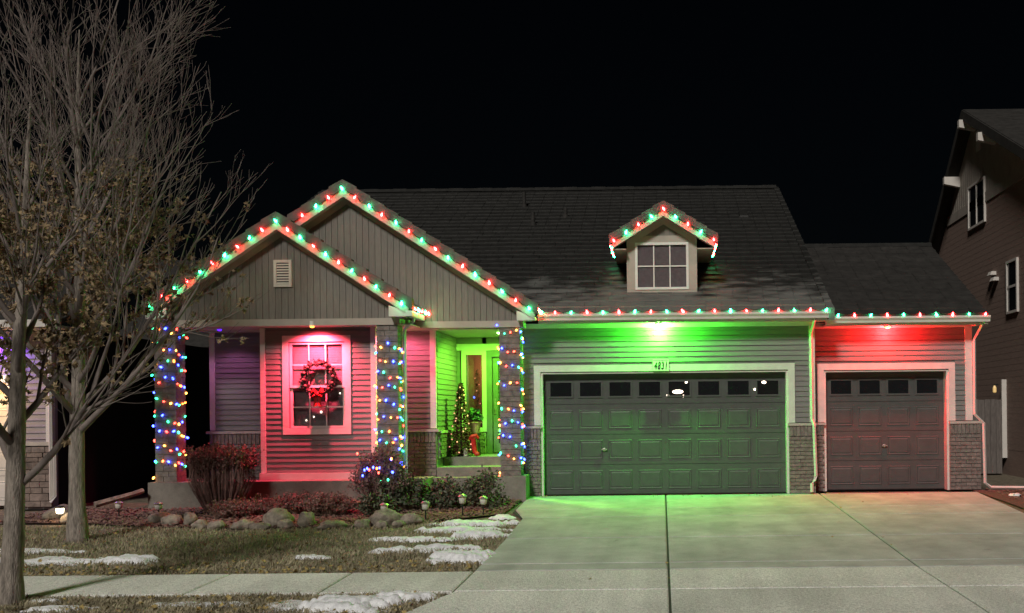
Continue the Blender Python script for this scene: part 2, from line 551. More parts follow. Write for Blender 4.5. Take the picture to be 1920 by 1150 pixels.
def siding(parent, x0, x1, z0, z1, y, holes=(), step=EXPO):
    """individual lap boards on a wall facing the camera; holes are (xa, xb, za, zb)"""
    z = z0
    while z < z1 - .02:
        zt = min(z + step, z1)
        segs = [(x0, x1)]
        for xa, xb, za, zb in holes:
            if za < zt - .01 and zb > z + .01:
                ns = []
                for a, b in segs:
                    if xb <= a or xa >= b: ns.append((a, b)); continue
                    if xa - a > .02: ns.append((a, xa))
                    if b - xb > .02: ns.append((xb, b))
                segs = ns
        for a, b in segs:
            j = rnd.uniform(-.0015, .0015)
            MB().prism_x([(y - .026 + j, z), (y, z), (y, zt + .012), (y - .006 + j, zt + .012)], a, b).build('siding_board', 'siding', parent)
        z += step

BR = MB().box(-.5, .5, -.5, .5, -.5, .5).mesh('brick', 'brick')
BRICK_N = [0]
def bricks(parent, x0, x1, z0, z1, y, soldier=True, th=.03):
    """running-bond brick courses standing proud of the mortar bed at depth y, soldier course on top"""
    L, H, J = .203, .064, .011
    ztop = z1 - .2 if soldier else z1
    n = max(1, round((ztop - z0) / (H + J)))
    ch = (ztop - z0) / n
    for r in range(n):
        x = x0 - (0 if r % 2 == 0 else (L + J) / 2)
        while x < x1 - .02:
            a, b = max(x, x0), min(x + L, x1)
            if b - a > .03:
                BRICK_N[0] += 1
                pr = rnd.uniform(-.004, .004)
                inst('brick', BR, parent, ((a + b) / 2, y - th / 2 + pr, z0 + ch * (r + .5) - J / 2), scale=(b - a, th, ch - J))
            x += L + J
    if soldier:
        m = max(1, round((x1 - x0) / (H + J)))
        w = (x1 - x0) / m
        for i in range(m):
            BRICK_N[0] += 1
            inst('brick', BR, parent, (x0 + w * (i + .5), y - th / 2 - .004, z1 - .1), scale=(w - J, th, .19))

def mitred_frame(parent, x0, x1, z0, z1, y, w, th=.03, m='trim', bottom=True, name='trim_board'):
    """casing boards with mitred corners: x0.. are the outer bounds"""
    MB().prism_y([(x0 + w, z1 - w), (x1 - w, z1 - w), (x1, z1), (x0, z1)], y - th, y).build(name, m, parent)
    zb = z0 + w if bottom else z0
    MB().prism_y([(x0, z0), (x0 + w, zb), (x0 + w, z1 - w), (x0, z1)], y - th, y).build(name, m, parent)
    MB().prism_y([(x1 - w, zb), (x1, z0), (x1, z1), (x1 - w, z1 - w)], y - th, y).build(name, m, parent)
    if bottom:
        MB().prism_y([(x0, z0), (x1, z0), (x1 - w, z0 + w), (x0 + w, z0 + w)], y - th, y).build(name, m, parent)

# ---- double garage wall, plane y = 0
D0, D1, DH = -2.37, 2.50, 2.42              # door opening
GX0, GX1 = -2.70, 3.02
wg = MB().box(GX0, D0, .03, .3, 0, 3.40).box(D1, GX1, .03, .3, 0, 3.40).box(D0, D1, .03, .3, DH, 3.40).build('wall', 'siding', house)
siding(wg, GX0, GX1 - .10, 1.40, 3.30, .03, [(D0 - .14, D1 + .14, 0, DH + .16)])
mitred_frame(wg, D0 - .13, D1 + .13, 1.395, DH + .15, .0, .13, .03, bottom=False)
MB().box(GX1 - .10, GX1 + .012, -.012, .2, 1.40, 3.30).build('corner_board', 'trim', wg)
MB().box(GX0, GX1, -.004, .03, 3.30, 3.395).build('frieze_board', 'trim', wg)
for (a, b) in ((GX0 + .05, D0 - .005), (D1 + .005, GX1)):
    MB().box(a, b, -.03, .029, 0, 1.34).build('mortar_bed', 'mortar', wg)
    bricks(wg, a + .006, b - .006, .012, 1.33, -.03)
    MB().box(a - .02, b + .02, -.085, .03, 1.335, 1.385).build('wainscot_cap', 'cap', wg)
MB().box(D0 - .004, D0 + .04, .0, .22, 0, DH).build('door_jamb', 'trim', wg)
MB().box(D1 - .04, D1 + .004, .0, .22, 0, DH).build('door_jamb', 'trim', wg)
MB().box(D0 + .04, D1 - .04, .0, .22, DH - .02, DH + .01).build('door_header', 'trim', wg)

def panel_mesh(w, h):
    """stamped raised panel: groove round a chamfered field"""
    b = MB()
    rings = [(0, 0), (.016, -.009), (.034, -.002), (.06, -.010)]
    for i, (d, yy) in enumerate(rings):
        b.v += [(-w / 2 + d, yy, -h / 2 + d), (w / 2 - d, yy, -h / 2 + d), (w / 2 - d, yy, h / 2 - d), (-w / 2 + d, yy, h / 2 - d)]
    for i in range(3):
        for k in range(4):
            j = (k + 1) % 4
            b.f.append((i * 4 + k, i * 4 + j, i * 4 + 4 + j, i * 4 + 4 + k))
    b.f.append((12, 13, 14, 15))
    return b

def garage_door(parent, x0, x1, h, y, cols, label):
    sec = h / 4
    d = MB()
    for r in range(4):
        d.box(x0, x1, y, y + .05, r * sec + (.004 if r else 0), (r + 1) * sec - .004)
    d.box(x0, x1, y + .012, y + .05, 0, h - .01)
    door = d.build('garage_door', 'door', parent)
    door['label'] = label
    cw = (x1 - x0 - .10) / cols
    pm = panel_mesh(cw - .115, sec - .22).mesh('panel', 'door')
    for r in range(3):
        for c in range(cols):
            inst('panel', pm, door, (x0 + .05 + cw * (c + .5), y - .001, sec * (r + .5)))
    for c in range(cols):
        cx = x0 + .05 + cw * (c + .5)
        zc = sec * 3.5 - .005
        w, hh = cw - .17, .27
        f = MB()
        f.box(cx - w / 2 - .035, cx + w / 2 + .035, y - .018, y - .001, zc + hh / 2, zc + hh / 2 + .035)
        f.box(cx - w / 2 - .035, cx + w / 2 + .035, y - .018, y - .001, zc - hh / 2 - .035, zc - hh / 2)
        f.box(cx - w / 2 - .035, cx - w / 2, y - .018, y - .001, zc - hh / 2, zc + hh / 2)
        f.box(cx + w / 2, cx + w / 2 + .035, y - .018, y - .001, zc - hh / 2, zc + hh / 2)
        f.build('window_frame', 'door', door)
        if cols == 8 and c in (4, 7):
            MB().box(cx - w / 2, cx + w / 2, y - .004, y - .002, zc - hh / 2, zc + hh / 2).build('pane_backing', 'dark', door)
            MB().add([(cx - w / 2, y - .017, zc - hh / 2), (cx + w / 2, y - .017, zc - hh / 2), (cx + w / 2, y - .017, zc + hh / 2), (cx - w / 2, y - .017, zc + hh / 2)], [(0, 1, 2, 3)]).build('pane', 'glass', door)
        else:
            MB().box(cx - w / 2, cx + w / 2, y - .006, y - .002, zc - hh / 2, zc + hh / 2).build('pane', 'dglass', door)
    MB().box(x0, x1, y - .01, y + .04, .0, .02).build('bottom_seal', 'black', door)
    return door
gd = garage_door(house, D0 + .04, D1 - .04, DH - .02, .17, 8, 'wide double garage door with eight small windows')
h_ = MB().lathe([(.02, 0), (.035, .006), (.035, .012), (.012, .016)], n=10)
h_.v = [(x, -z, y) for x, y, z in h_.v]
h_.box(-.055, .055, -.045, -.016, -.012, .012)
inst('handle', h_.mesh('handle', 'metal'), gd, (-1.14, .165, .90))

# ---- single garage wing, plane y = .5
SX0, SX1, SE0, SE1, SY = 3.02, 6.26, 3.28, 5.79, .5
wb = MB().box(SX0, SE0, SY + .03, SY + .3, 0, 3.40).box(SE1, SX1, SY + .03, SY + .3, 0, 3.40).box(SE0, SE1, SY + .03, SY + .3, DH, 3.40).box(SX1 - .2, SX1, SY + .3, 9, 0, 3.4)
ws = wb.build('wall', 'siding', house)
siding(ws, SX0, SX1 - .13, 1.40, 3.28, SY + .03, [(SE0 - .14, SE1 + .14, 0, DH + .16)])
mitred_frame(ws, SE0 - .13, SE1 + .13, 1.395, DH + .15, SY, .13, .03, bottom=False)
MB().box(SX1 - .13, SX1 + .012, SY - .012, SY + .2, 1.40, 3.30).build('corner_board', 'trim', ws)
MB().box(SX0, SX1, SY - .004, SY + .03, 3.28, 3.395).build('frieze_board', 'trim', ws)
for (a, b) in ((SX0 + .003, SE0 - .005), (SE1 + .005, SX1 + .16)):
    MB().box(a, b, SY - .03, SY + .029, 0, 1.34).build('mortar_bed', 'mortar', ws)
    bricks(ws, a + .006, b - .006, .012, 1.33, SY - .03)
    MB().box(a - .002, b + .02, SY - .085, SY + .03, 1.335, 1.385).build('wainscot_cap', 'cap', ws)
MB().box(SE0 - .004, SE0 + .04, SY, SY + .26, 0, DH).build('door_jamb', 'trim', ws)
MB().box(SE1 - .04, SE1 + .004, SY, SY + .26, 0, DH).build('door_jamb', 'trim', ws)
MB().box(SE0 + .04, SE1 - .04, SY, SY + .26, DH - .02, DH + .01).build('door_header', 'trim', ws)
gs = garage_door(house, SE0 + .04, SE1 - .04, DH - .02, SY + .22, 4, 'single garage door with four small windows')
inst('handle', h_.mesh('handle', 'metal'), gs, (4.53, SY + .215, .90))

# ---- porch wing walls
RY = -.2                                     # recessed porch walls
BY = -1.0                                    # projecting window bay
wl = MB().box(-8.79, -7.50, RY + .03, RY + .3, 0, 3.3).box(-8.79, -8.6, RY + .3, 9, 0, 3.3).build('wall', 'siding', house)
siding(wl, -8.70, -7.5, 1.36, 3.22, RY + .03)
MB().box(-8.80, -8.70, RY - .01, RY + .25, 1.36, 3.28).build('corner_board', 'trim', wl)
MB().box(-8.80, -7.5, RY - .03, RY + .029, FLOOR, 1.30).build('mortar_bed', 'mortar', wl)
bricks(wl, -8.79, -7.52, FLOOR + .01, 1.29, RY - .03)
MB().box(-8.85, -7.5, RY - .085, RY + .03, 1.295, 1.345).build('wainscot_cap', 'cap', wl)
wr = MB().box(-5.35, -4.39, RY + .03, RY + .3, 0, 3.3).build('wall', 'siding', house)
siding(wr, -5.35, -4.50, 1.36, 3.22, RY + .03)
MB().box(-4.50, -4.385, RY - .01, RY + .05, 1.36, 3.28).build('corner_board', 'trim', wr)
MB().box(-5.35, -4.38, RY - .03, RY + .029, FLOOR, 1.30).build('mortar_bed', 'mortar', wr)
bricks(wr, -5.34, -4.39, FLOOR + .01, 1.29, RY - .03)
MB().box(-5.35, -4.33, RY - .085, RY + .03, 1.295, 1.345).build('wainscot_cap', 'cap', wr)

# window bay
WX0, WX1, WZ0, WZ1 = -7.095, -5.815, 1.28, 3.135       # outer casing
bayb = MB().box(-7.5, WX0 + .12, BY + .03, RY + .03, FLOOR, 3.3).box(WX1 - .12, -5.35, BY + .03, RY + .03, FLOOR, 3.3).box(WX0 + .12, WX1 - .12, BY + .03, RY + .03, FLOOR, WZ0 + .12).box(WX0 + .12, WX1 - .12, BY + .03, RY + .03, WZ1 - .12, 3.3)
bay = bayb.build('window_bay', 'siding', house)
siding(bay, -7.42, -5.44, FLOOR + .13, 3.24, BY + .03, [(WX0, WX1, WZ0, WZ1)])
MB().box(-7.51, -7.42, BY - .012, RY, FLOOR + .13, 3.28).build('corner_board', 'trim', bay)
MB().box(-5.44, -5.34, BY - .012, RY, FLOOR + .13, 3.28).build('corner_board', 'trim', bay)
MB().box(-7.53, -5.32, BY - .05, BY + .03, FLOOR + .0, FLOOR + .125).build('skirt_board', 'trim', bay)
mitred_frame(bay, WX0, WX1, WZ0, WZ1, BY + .010, .115, .022, name='casing_board')
win = empty_part('window', house, ((WX0 + WX1) / 2, BY, WZ0))
a0, a1, c0, c1 = WX0 + .115, WX1 - .115, WZ0 + .115, WZ1 - .115
mid = (c0 + c1) / 2 - .03
def bar(x0, x1, z0, z1, y0, y1, name='sash', m='trim', par=win):
    return MB().box(x0, x1, y0, y1, z0, z1).build(name, m, par)
for (z0, z1, yy) in ((mid - .02, c1, BY + .03), (c0, mid + .02, BY + .06)):
    bar(a0, a0 + .055, z0, z1, yy, yy + .04)
    bar(a1 - .055, a1, z0, z1, yy, yy + .04)
    bar(a0 + .055, a1 - .055, z0, z0 + .045, yy + .001, yy + .04)
    bar(a0 + .055, a1 - .055, z1 - .05, z1, yy + .001, yy + .04)
    gx0, gx1, gz0, gz1 = a0 + .055, a1 - .055, z0 + .045, z1 - .05
    MB().box(gx0, gx1, yy + .018, yy + .022, gz0, gz1).build('pane', 'glass', win)
    for k in (1, 2):
        cx = gx0 + (gx1 - gx0) * k / 3
        bar(cx - .011, cx + .011, gz0, gz1, yy + .006, yy + .016, 'muntin')
    zz = (gz0 + gz1) / 2
    bar(gx0, gx1, zz - .011, zz + .011, yy + .004, yy + .014, 'muntin')
bl = MB()
z = mid + .02
while z < c1 - .02:
    bl.box(a0 + .05, a1 - .05, BY + .105, BY + .112, z, z + .045)
    z += .048
bl.build('blind', 'blind', win)
bar(a0, a1, c0, mid + .02, BY + .14, BY + .15, 'curtain', 'curtain')
bar(a0, a1, c0, c1, BY + .5, BY + .52, 'room_wall', 'curtain')

# ---- alcove with the front door
AY = 1.86
al = MB().box(-4.6, -4.39, RY + .3, AY + .2, 0, 3.3).box(-4.6, -4.16, AY + .03, AY + .2, 0, 3.3).box(-3.83, -3.74, AY + .03, AY + .2, 0, 3.3)
al.box(-4.16, -3.83, AY + .03, AY + .2, 0, 1.30).box(-4.16, -2.6, AY + .03, AY + .2, 2.98, 3.3).box(-2.75, -2.62, .3, AY + .2, 0, 3.3)
alc = al.build('alcove_wall', 'siding', house)
z = 1.30
while z < 3.24:
    MB().hexa([(-4.39, RY + .05, z), (-4.364, RY + .05, z), (-4.364, AY, z), (-4.39, AY, z), (-4.39, RY + .05, z + .115), (-4.384, RY + .05, z + .115), (-4.384, AY, z + .115), (-4.39, AY, z + .115)]).build('siding_board', 'siding', alc)
    z += .104
MB().box(-4.40, -4.35, RY + .05, AY, .77, 1.26).build('mortar_bed', 'mortar', alc)
BRS = BR
for r in range(6):
    y = RY + .06 + (0 if r % 2 else .1)
    while y < AY - .1:
        inst('brick', BRS, alc, (-4.335, y + .1, .82 + r * .077), scale=(.03, .2, .065))
        y += .214
MB().box(-4.40, -4.30, RY + .05, AY, 1.262, 1.31).build('wainscot_cap', 'cap', alc)
mitred_frame(alc, -4.27, -3.74, 1.25, 2.99, AY + .01, .09, .03)
MB().box(-4.38, -2.76, AY - .03, AY + .02, 2.99, 3.13).build('header_board', 'trim', alc)
MB().box(-4.36, -3.76, AY - .0, AY + .029, .78, 1.245).build('mortar_bed', 'mortar', alc)
bricks(alc, -4.34, -3.78, .79, 1.24, AY, False)
sl = empty_part('sidelight', house, (-4.0, AY, 1.34))
MB().box(-4.18, -3.83, AY + .03, AY + .034, 1.34, 2.90).build('pane', 'glass', sl)
MB().box(-4.6, -2.7, AY + .9, AY + .92, .7, 3.2).build('room_wall', 'room', sl)
lamp('room_light', 'POINT', (-3.6, AY + .55, 2.6), 22, (1, .55, .25), sl)
fd = MB()
fd.box(-3.62, -2.80, AY + .10, AY + .14, .79, 2.85)
fdo = fd.build('front_door', 'fdoor', house)
MB().box(-3.74, -3.62, AY - .02, AY + .12, .78, 2.985).build('door_frame', 'fdoor', fdo)
MB().box(-3.62, -2.76, AY - .02, AY + .12, 2.85, 2.985).build('door_frame', 'fdoor', fdo)
MB().box(-3.61, -3.50, AY + .06, AY + .10, .80, 2.84).build('storm_door_stile', 'fdoor', fdo)
MB().box(-3.50, -2.80, AY + .06, AY + .10, .80, 1.0).build('storm_door_rail', 'fdoor', fdo)
MB().box(-3.50, -2.80, AY + .06, AY + .10, 2.70, 2.84).build('storm_door_rail', 'fdoor', fdo)
MB().box(-3.50, -2.80, AY + .075, AY + .08, 1.0, 2.70).build('pane', 'glass', fdo)
MB().tube([(-3.57, AY + .06, 1.70), (-3.57, AY + .0, 1.72), (-3.57, AY - .0, 1.86), (-3.57, AY + .06, 1.88)], .012, 6).box(-3.595, -3.545, AY + .045, AY + .06, 1.62, 1.96).build('handle', 'metal', fdo)
# porch ceiling, slabs, steps
MB().box(-8.95, -2.72, -.42, AY + .03, 3.27, 3.29).box(-9.3, -4.6, -1.36, -.42, 3.29, 3.31).build('porch_ceiling', 'soffit', house)
pf = MB().box(-9.42, -4.38, -1.46, RY + .1, -.1, FLOOR).build('porch_slab', 'found', house)
MB().box(-4.37, -2.76, -.30, .42, -.1, .60).build('step', 'found', house)
MB().box(-4.38, -2.75, .40, AY + .1, -.1, .775).build('landing', 'found', house)
MB().box(-3.36, -2.60, -.64, -.03, -.1, FLOOR).build('column_pedestal', 'found', house)
MB().box(-4.37, -3.37, -.62, -.31, -.1, .42).build('step', 'found', house)

# ---- columns (brick courses fused per column)
def column(x0, y0, w=.39, z0=FLOOR, z1=3.285):
    col = MB().box(x0 + .012, x0 + w - .012, y0 + .012, y0 + w - .012, z0, z1).build('porch_column', 'mortar', house)
    b = MB()
    n = 28
    ch = (z1 - z0) / n
    for r in range(n):
        za, zb = z0 + ch * r + .004, z0 + ch * (r + 1) - .004
        s_ = .62 if r % 2 else .38
        j = lambda: rnd.uniform(0, .006)
        xm, ym = x0 + w * s_, y0 + w * s_
        b.box(x0, xm - .004, y0 - j(), y0 + .03, za, zb)
        b.box(xm + .004, x0 + w, y0 - j(), y0 + .03, za, zb)
        b.box(x0 + w - .03, x0 + w + j(), y0 + .032, ym - .004, za, zb)
        b.box(x0 + w - .03, x0 + w + j(), ym + .004, y0 + w, za, zb)
        b.box(x0 - j(), x0 + .03, y0 + .032, y0 + w, za, zb)
        b.box(x0 + .032, x0 + w - .032, y0 + w - .03, y0 + w, za, zb)
    o = b.build('brickwork', 'brick2', col)
    o['kind'] = 'stuff'
    return col
COL = [(-9.305, -1.4), (-5.22, -1.4), (-3.09, -.57)]
for x, y in COL:
    column(x, y)

# ---- gables
def gable(cx, half, zfb, slope, yf, yw, yb, zwall, board_w=.118, wall=True, tile_n=10, fh=.16, hide=None, frieze=.13):
    rp = empty_part('gable_roof', house, (cx, yf, zfb - slope * half))
    if hide is None: hide = (0, 0)
    zl = lambda x: zfb - slope * abs(x - cx)
    for sgn in (-1, 1):
        xe = cx + sgn * half
        pts = [(cx, zl(cx)), (cx, zl(cx) + fh), (xe, zl(xe) + fh), (xe, zl(xe))]
        if sgn > 0: pts = pts[::-1]
        MB().prism_y(pts, yf, yf + .035).build('fascia_board', 'frieze', rp)
        # deck with tile body
        pd = [(cx, zl(cx) + fh), (cx, zl(cx) + fh + .07), (xe + sgn * .05, zl(xe + sgn * .05) + fh + .07), (xe + sgn * .05, zl(xe + sgn * .05) + fh)]
        if sgn > 0: pd = pd[::-1]
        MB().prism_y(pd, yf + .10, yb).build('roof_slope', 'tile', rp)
        ps = [(cx, zl(cx) + .03), (cx, zl(cx) + .05), (xe, zl(xe) + .05), (xe, zl(xe) + .03)]
        if sgn > 0: ps = ps[::-1]
        MB().prism_y(ps, yf + .035, yw + .06).build('soffit', 'soffit', rp)
        # rake tiles, lapped
        for k in range(tile_n):
            u0, u1 = k / tile_n, (k + 1) / tile_n
            xa, xb = cx + sgn * (half + .07) * u0, cx + sgn * (half + .07) * u1
            lift = rnd.uniform(.0, .008)
            za, zb = zl(xa) + fh, zl(xb) + fh
            q = [(xa, za - .02), (xa, za + .155 + lift), (xb, zb + .185 + lift), (xb, zb - .02)]
            if sgn > 0: q = q[::-1]
            MB().prism_y(q, yf - .03 - .004 * (k % 2), yf + .14).build('rake_tile', 'raketile', rp)
        # frieze board on the wall under the soffit
        if frieze and wall:
            q = [(cx, zl(cx) + .028 - frieze), (cx, zl(cx) + .028), (xe - sgn * .18, zl(xe - sgn * .18) + .028), (xe - sgn * .18, zl(xe - sgn * .18) + .028 - frieze)]
            if sgn > 0: q = q[::-1]
            MB().prism_y(q, yw - .03, yw + .0).build('frieze_board', 'frieze', rp)
    if wall:
        wm = MB().prism_y([(cx - half + .1, zwall), (cx + half - .1, zwall), (cx + half - .1, zl(cx + half - .1) + .05), (cx, zfb + .04), (cx - half + .1, zl(cx - half + .1) + .05)], yw + .012, yw + .1)
        gw = wm.build('gable_wall', 'gable', house)
        n = int((2 * half - .2) / board_w)
        x = cx - n * board_w / 2
        for i in range(n):
            xa, xb = x + i * board_w + .0035, x + (i + 1) * board_w - .0035
            if hide[0] < xa < hide[1]: continue
            top = lambda q: zl(q) + .02
            if top(xa) < zwall + .05 or top(xb) < zwall + .05:
                continue
            p = [(xa, zwall), (xb, zwall), (xb, top(xb)), (xa, top(xa))]
            if xa < cx < xb: p = [(xa, zwall), (xb, zwall), (xb, top(xb)), (cx, top(cx)), (xa, top(xa))]
            MB().prism_y(p, yw - .010 - rnd.uniform(0, .003), yw + .012).build('vertical_board', 'gable', gw)
        return rp, gw
    return rp, None
G1 = dict(cx=-6.95, half=2.38, zfb=5.02, slope=.664, yf=-1.65)
G2 = dict(cx=-5.98, half=3.60, zfb=5.77, slope=.657, yf=-.82)
GD = dict(cx=.08, half=1.02, zfb=5.56, slope=.63, yf=.35)
r1, w1 = gable(**G1, yw=-1.40, yb=4.0, zwall=3.40, tile_n=9)
r2, w2 = gable(**G2, yw=-.57, yb=5.3, zwall=3.40, tile_n=14, hide=(-9.5, -7.6))
rd, _ = gable(**GD, yw=.65, yb=4.0, zwall=4.9, wall=False, tile_n=5, fh=.14)
# beams
MB().box(-9.34, -4.78, -1.43, -1.0, 3.285, 3.41).build('porch_beam', 'frieze', house)
MB().box(-4.90, -2.62, -.60, -.19, 3.285, 3.41).build('porch_beam', 'frieze', house)
MB().box(-4.84, -4.72, -1.0, -.62, 3.285, 3.41).build('porch_beam', 'frieze', house)
# eave returns
def ret(xa, xb, ya, yb, za, zb):
    MB().prism_y([(xa, za), (xb, za), (xb, zb), (xa, zb + .12)] if xb > xa else [(xb, za), (xa, za), (xa, zb + .12), (xb, zb)], ya, yb).build('eave_return', 'trim', house)
ret(-4.93, -4.55, -1.64, -1.44, 3.42, 3.50)
ret(-8.97, -9.35, -1.64, -1.44, 3.42, 3.50)
ret(-2.72, -2.37, -.81, -.61, 3.40, 3.46)
# gable vent
vt = empty_part('gable_vent', house, (-6.93, -1.42, 4.0))
vx0, vx1, vz0, vz1 = -7.085, -6.755, 4.0, 4.495
vy = -1.41
for q in ((vx0, vx0 + .05, vz0, vz1), (vx1 - .05, vx1, vz0, vz1), (vx0 + .05, vx1 - .05, vz0, vz0 + .05), (vx0 + .05, vx1 - .05, vz1 - .05, vz1)):
    MB().box(q[0], q[1], vy - .035, vy, q[2], q[3]).build('frame', 'ntrim', vt)
MB().box(vx0 + .05, vx1 - .05, vy - .006, vy - .002, vz0 + .05, vz1 - .05).build('backing', 'dark', vt)
for k in range(8):
    z = vz0 + .055 + k * .0488
    MB().prism_x([(vy - .030, z), (vy - .008, z + .022), (vy - .008, z + .032), (vy - .030, z + .010)], vx0 + .05, vx1 - .05).build('slat', 'ntrim', vt)

# ---- main roof and single-garage roof, courses of flat concrete tile
def tile_course(parent, xa, xb, y, z, slope, dep, m='tile', lift=.042, tw=.305):
    """one course of tiles; (y, z) is the lower edge on the deck"""
    b = MB()
    n = max(1, int(round((xb - xa) / tw)))
    w = (xb - xa) / n
    for i in range(n):
        x0, x1 = xa + w * i + .003, xa + w * (i + 1) - .003
        j = rnd.uniform(-.004, .006)
        dy = rnd.uniform(-.006, .006)
        y0, y1 = y + dy, y + dep + .03
        z0 = z + lift + j
        z1 = z + slope * (dep + .03) + .012 + j
        zb = z - .004
        b.hexa([(x0, y0, zb), (x1, y0, zb), (x1, y1, z1 - .02), (x0, y1, z1 - .02), (x0, y0 - .002, z0), (x1, y0 - .002, z0), (x1, y1, z1), (x0, y1, z1)])
    return b.build('tile_course', m, parent)
MS, EY, EZ, RYG = .4585, -.42, 3.545, 9.1
mr = MB()
mr.hexa([(-9.6, EY, EZ - .05), (3.28, EY, EZ - .05), (3.28, RYG, EZ + MS * (RYG - EY) - .05), (-9.6, RYG, EZ + MS * (RYG - EY) - .05),
         (-9.6, EY, EZ - .005), (3.28, EY, EZ - .005), (3.28, RYG, EZ + MS * (RYG - EY) - .005), (-9.6, RYG, EZ + MS * (RYG - EY) - .005)])
mr.v = [(max(x, -2.6) if y < 0 else x, y, z) for x, y, z in mr.v]
zr = EZ + MS * (RYG - EY)
mr.hexa([(-9.6, RYG, zr - .05), (3.28, RYG, zr - .05), (3.28, 18.5, EZ - .05), (-9.6, 18.5, EZ - .05), (-9.6, RYG, zr), (3.28, RYG, zr), (3.28, 18.5, EZ), (-9.6, 18.5, EZ)])
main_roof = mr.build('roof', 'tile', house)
dep = .305
n = int((RYG - EY) / dep)
for k in range(n + 1):
    y = EY - .03 + k * dep
    z = EZ + MS * (y - EY)
    xa = G2['cx'] + (6.0 - z) / G2['slope'] - .25 if z < 6.0 else -9.6
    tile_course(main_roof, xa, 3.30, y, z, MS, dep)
# ridge caps and right rake of the main roof
for k in range(32):
    xa = -9.5 + k * .4
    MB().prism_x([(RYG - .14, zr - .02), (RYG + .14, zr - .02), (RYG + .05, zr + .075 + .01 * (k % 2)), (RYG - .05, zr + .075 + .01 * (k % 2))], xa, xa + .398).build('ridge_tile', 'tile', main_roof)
for k in range(24):
    y0 = EY - .03 + k * .4
    y1 = min(y0 + .398, RYG)
    if y1 - y0 < .08: break
    z0, z1 = EZ + MS * (y0 - EY), EZ + MS * (y1 - EY)
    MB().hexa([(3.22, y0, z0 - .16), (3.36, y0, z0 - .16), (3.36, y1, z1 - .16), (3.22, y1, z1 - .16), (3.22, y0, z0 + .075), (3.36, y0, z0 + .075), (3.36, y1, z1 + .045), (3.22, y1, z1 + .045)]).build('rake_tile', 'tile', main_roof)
# right gable end wall of main roof above the wing
MB().add([(3.1, 0, 3.4), (3.1, 18, 3.4), (3.1, RYG, zr - .1), (3.2, 0, 3.4), (3.2, 18, 3.4), (3.2, RYG, zr - .1)], [(0, 1, 2), (5, 4, 3), (0, 3, 4, 1), (1, 4, 5, 2), (2, 5, 3, 0)]).build('gable_wall', 'gable', house)
SEY, SEZ, SRY = .06, 3.49, 4.5
szr = SEZ + MS * (SRY - SEY)
wrf = MB().hexa([(3.2, SEY, SEZ - .05), (6.46, SEY, SEZ - .05), (6.46, SRY, szr - .05), (3.2, SRY, szr - .05), (3.2, SEY, SEZ - .005), (6.46, SEY, SEZ - .005), (6.46, SRY, szr - .005), (3.2, SRY, szr - .005)])
wrf.hexa([(3.2, SRY, szr - .05), (6.46, SRY, szr - .05), (6.46, 9, SEZ - .05), (3.2, 9, SEZ - .05), (3.2, SRY, szr), (6.46, SRY, szr), (6.46, 9, SEZ), (3.2, 9, SEZ)])
wing_roof = wrf.build('roof', 'ntile', house)
for k in range(int((SRY - SEY) / dep) + 1):
    y = SEY - .03 + k * dep
    tile_course(wing_roof, 3.37, 6.48, y, SEZ + MS * (y - SEY), MS, dep, 'ntile')
MB().prism_x([(SRY - .14, szr - .02), (SRY + .14, szr - .02), (SRY + .05, szr + .08), (SRY - .05, szr + .08)], 3.2, 6.48).build('ridge_tile', 'tile', wing_roof)
MB().hexa([(6.40, SEY, SEZ - .18), (6.47, SEY, SEZ - .18), (6.47, SRY, szr - .18), (6.40, SRY, szr - .18), (6.40, SEY, SEZ - .01), (6.47, SEY, SEZ - .01), (6.47, SRY, szr - .01), (6.40, SRY, szr - .01)]).build('rake_board', 'trim', wing_roof)

# eaves: soffit, fascia, gutters
def eave(xa, xb, yw, ye, ztop, name='gutter'):
    MB().box(xa, xb, ye + .10, yw + .05, ztop - .155, ztop - .145).build('soffit', 'soffit', house)
    MB().box(xa, xb, ye + .075, ye + .10, ztop - .17, ztop - .005).build('fascia_board', 'trim', house)
    # K-style trough, open on top
    p = [(ye + .073, ztop - .005), (ye + .068, ztop - .005), (ye + .068, ztop - .115), (ye - .005, ztop - .115), (ye - .012, ztop - .075), (ye - .042, ztop - .035), (ye - .042, ztop), (ye - .050, ztop), (ye - .050, ztop - .04), (ye - .018, ztop - .08), (ye - .012, ztop - .122), (ye + .073, ztop - .122)]
    MB().prism_x(p, xa, xb).build(name, 'trim', house)
eave(-2.36, 3.24, 0, -.47, 3.535)
eave(3.26, 6.50, .5, .03, 3.47)
MB().box(6.26, 6.49, .035 + .10, .6, 3.29, 3.318).build('soffit', 'soffit', house)

# downspouts
def downspout(pts, parent=house, w=.033, m='trim', name='downspout', label=None):
    o = MB().tube(pts, w, 4).build(name, m, parent)
    if label: o['label'] = label
    return o
downspout([(2.975, -.42, 3.45), (2.975, -.40, 3.36), (2.955, -.10, 3.18), (2.955, -.055, 3.10), (2.96, -.055, 1.46), (2.985, -.14, 1.34), (3.01, -.14, .36), (2.98, -.15, .26), (2.92, -.2, .20), (2.92, -.22, .04)])
downspout([(6.37, .10, 3.38), (6.37, .12, 3.30), (6.315, .42, 3.06), (6.30, .44, 2.98), (6.30, .45, 1.52), (6.47, .42, 1.34), (6.49, .42, .14), (6.60, .38, .05), (7.9, .1, .045), (9.4, -.3, .04)])
downspout([(-4.56, -1.3, 3.46), (-4.57, -1.25, 3.36), (-4.76, -1.12, 3.24), (-4.775, -1.1, 3.1), (-4.775, -1.1, .5)])
MB().box(-4.62, -4.50, -1.66, -.62, 3.42, 3.52).build('gutter', 'trim', house)

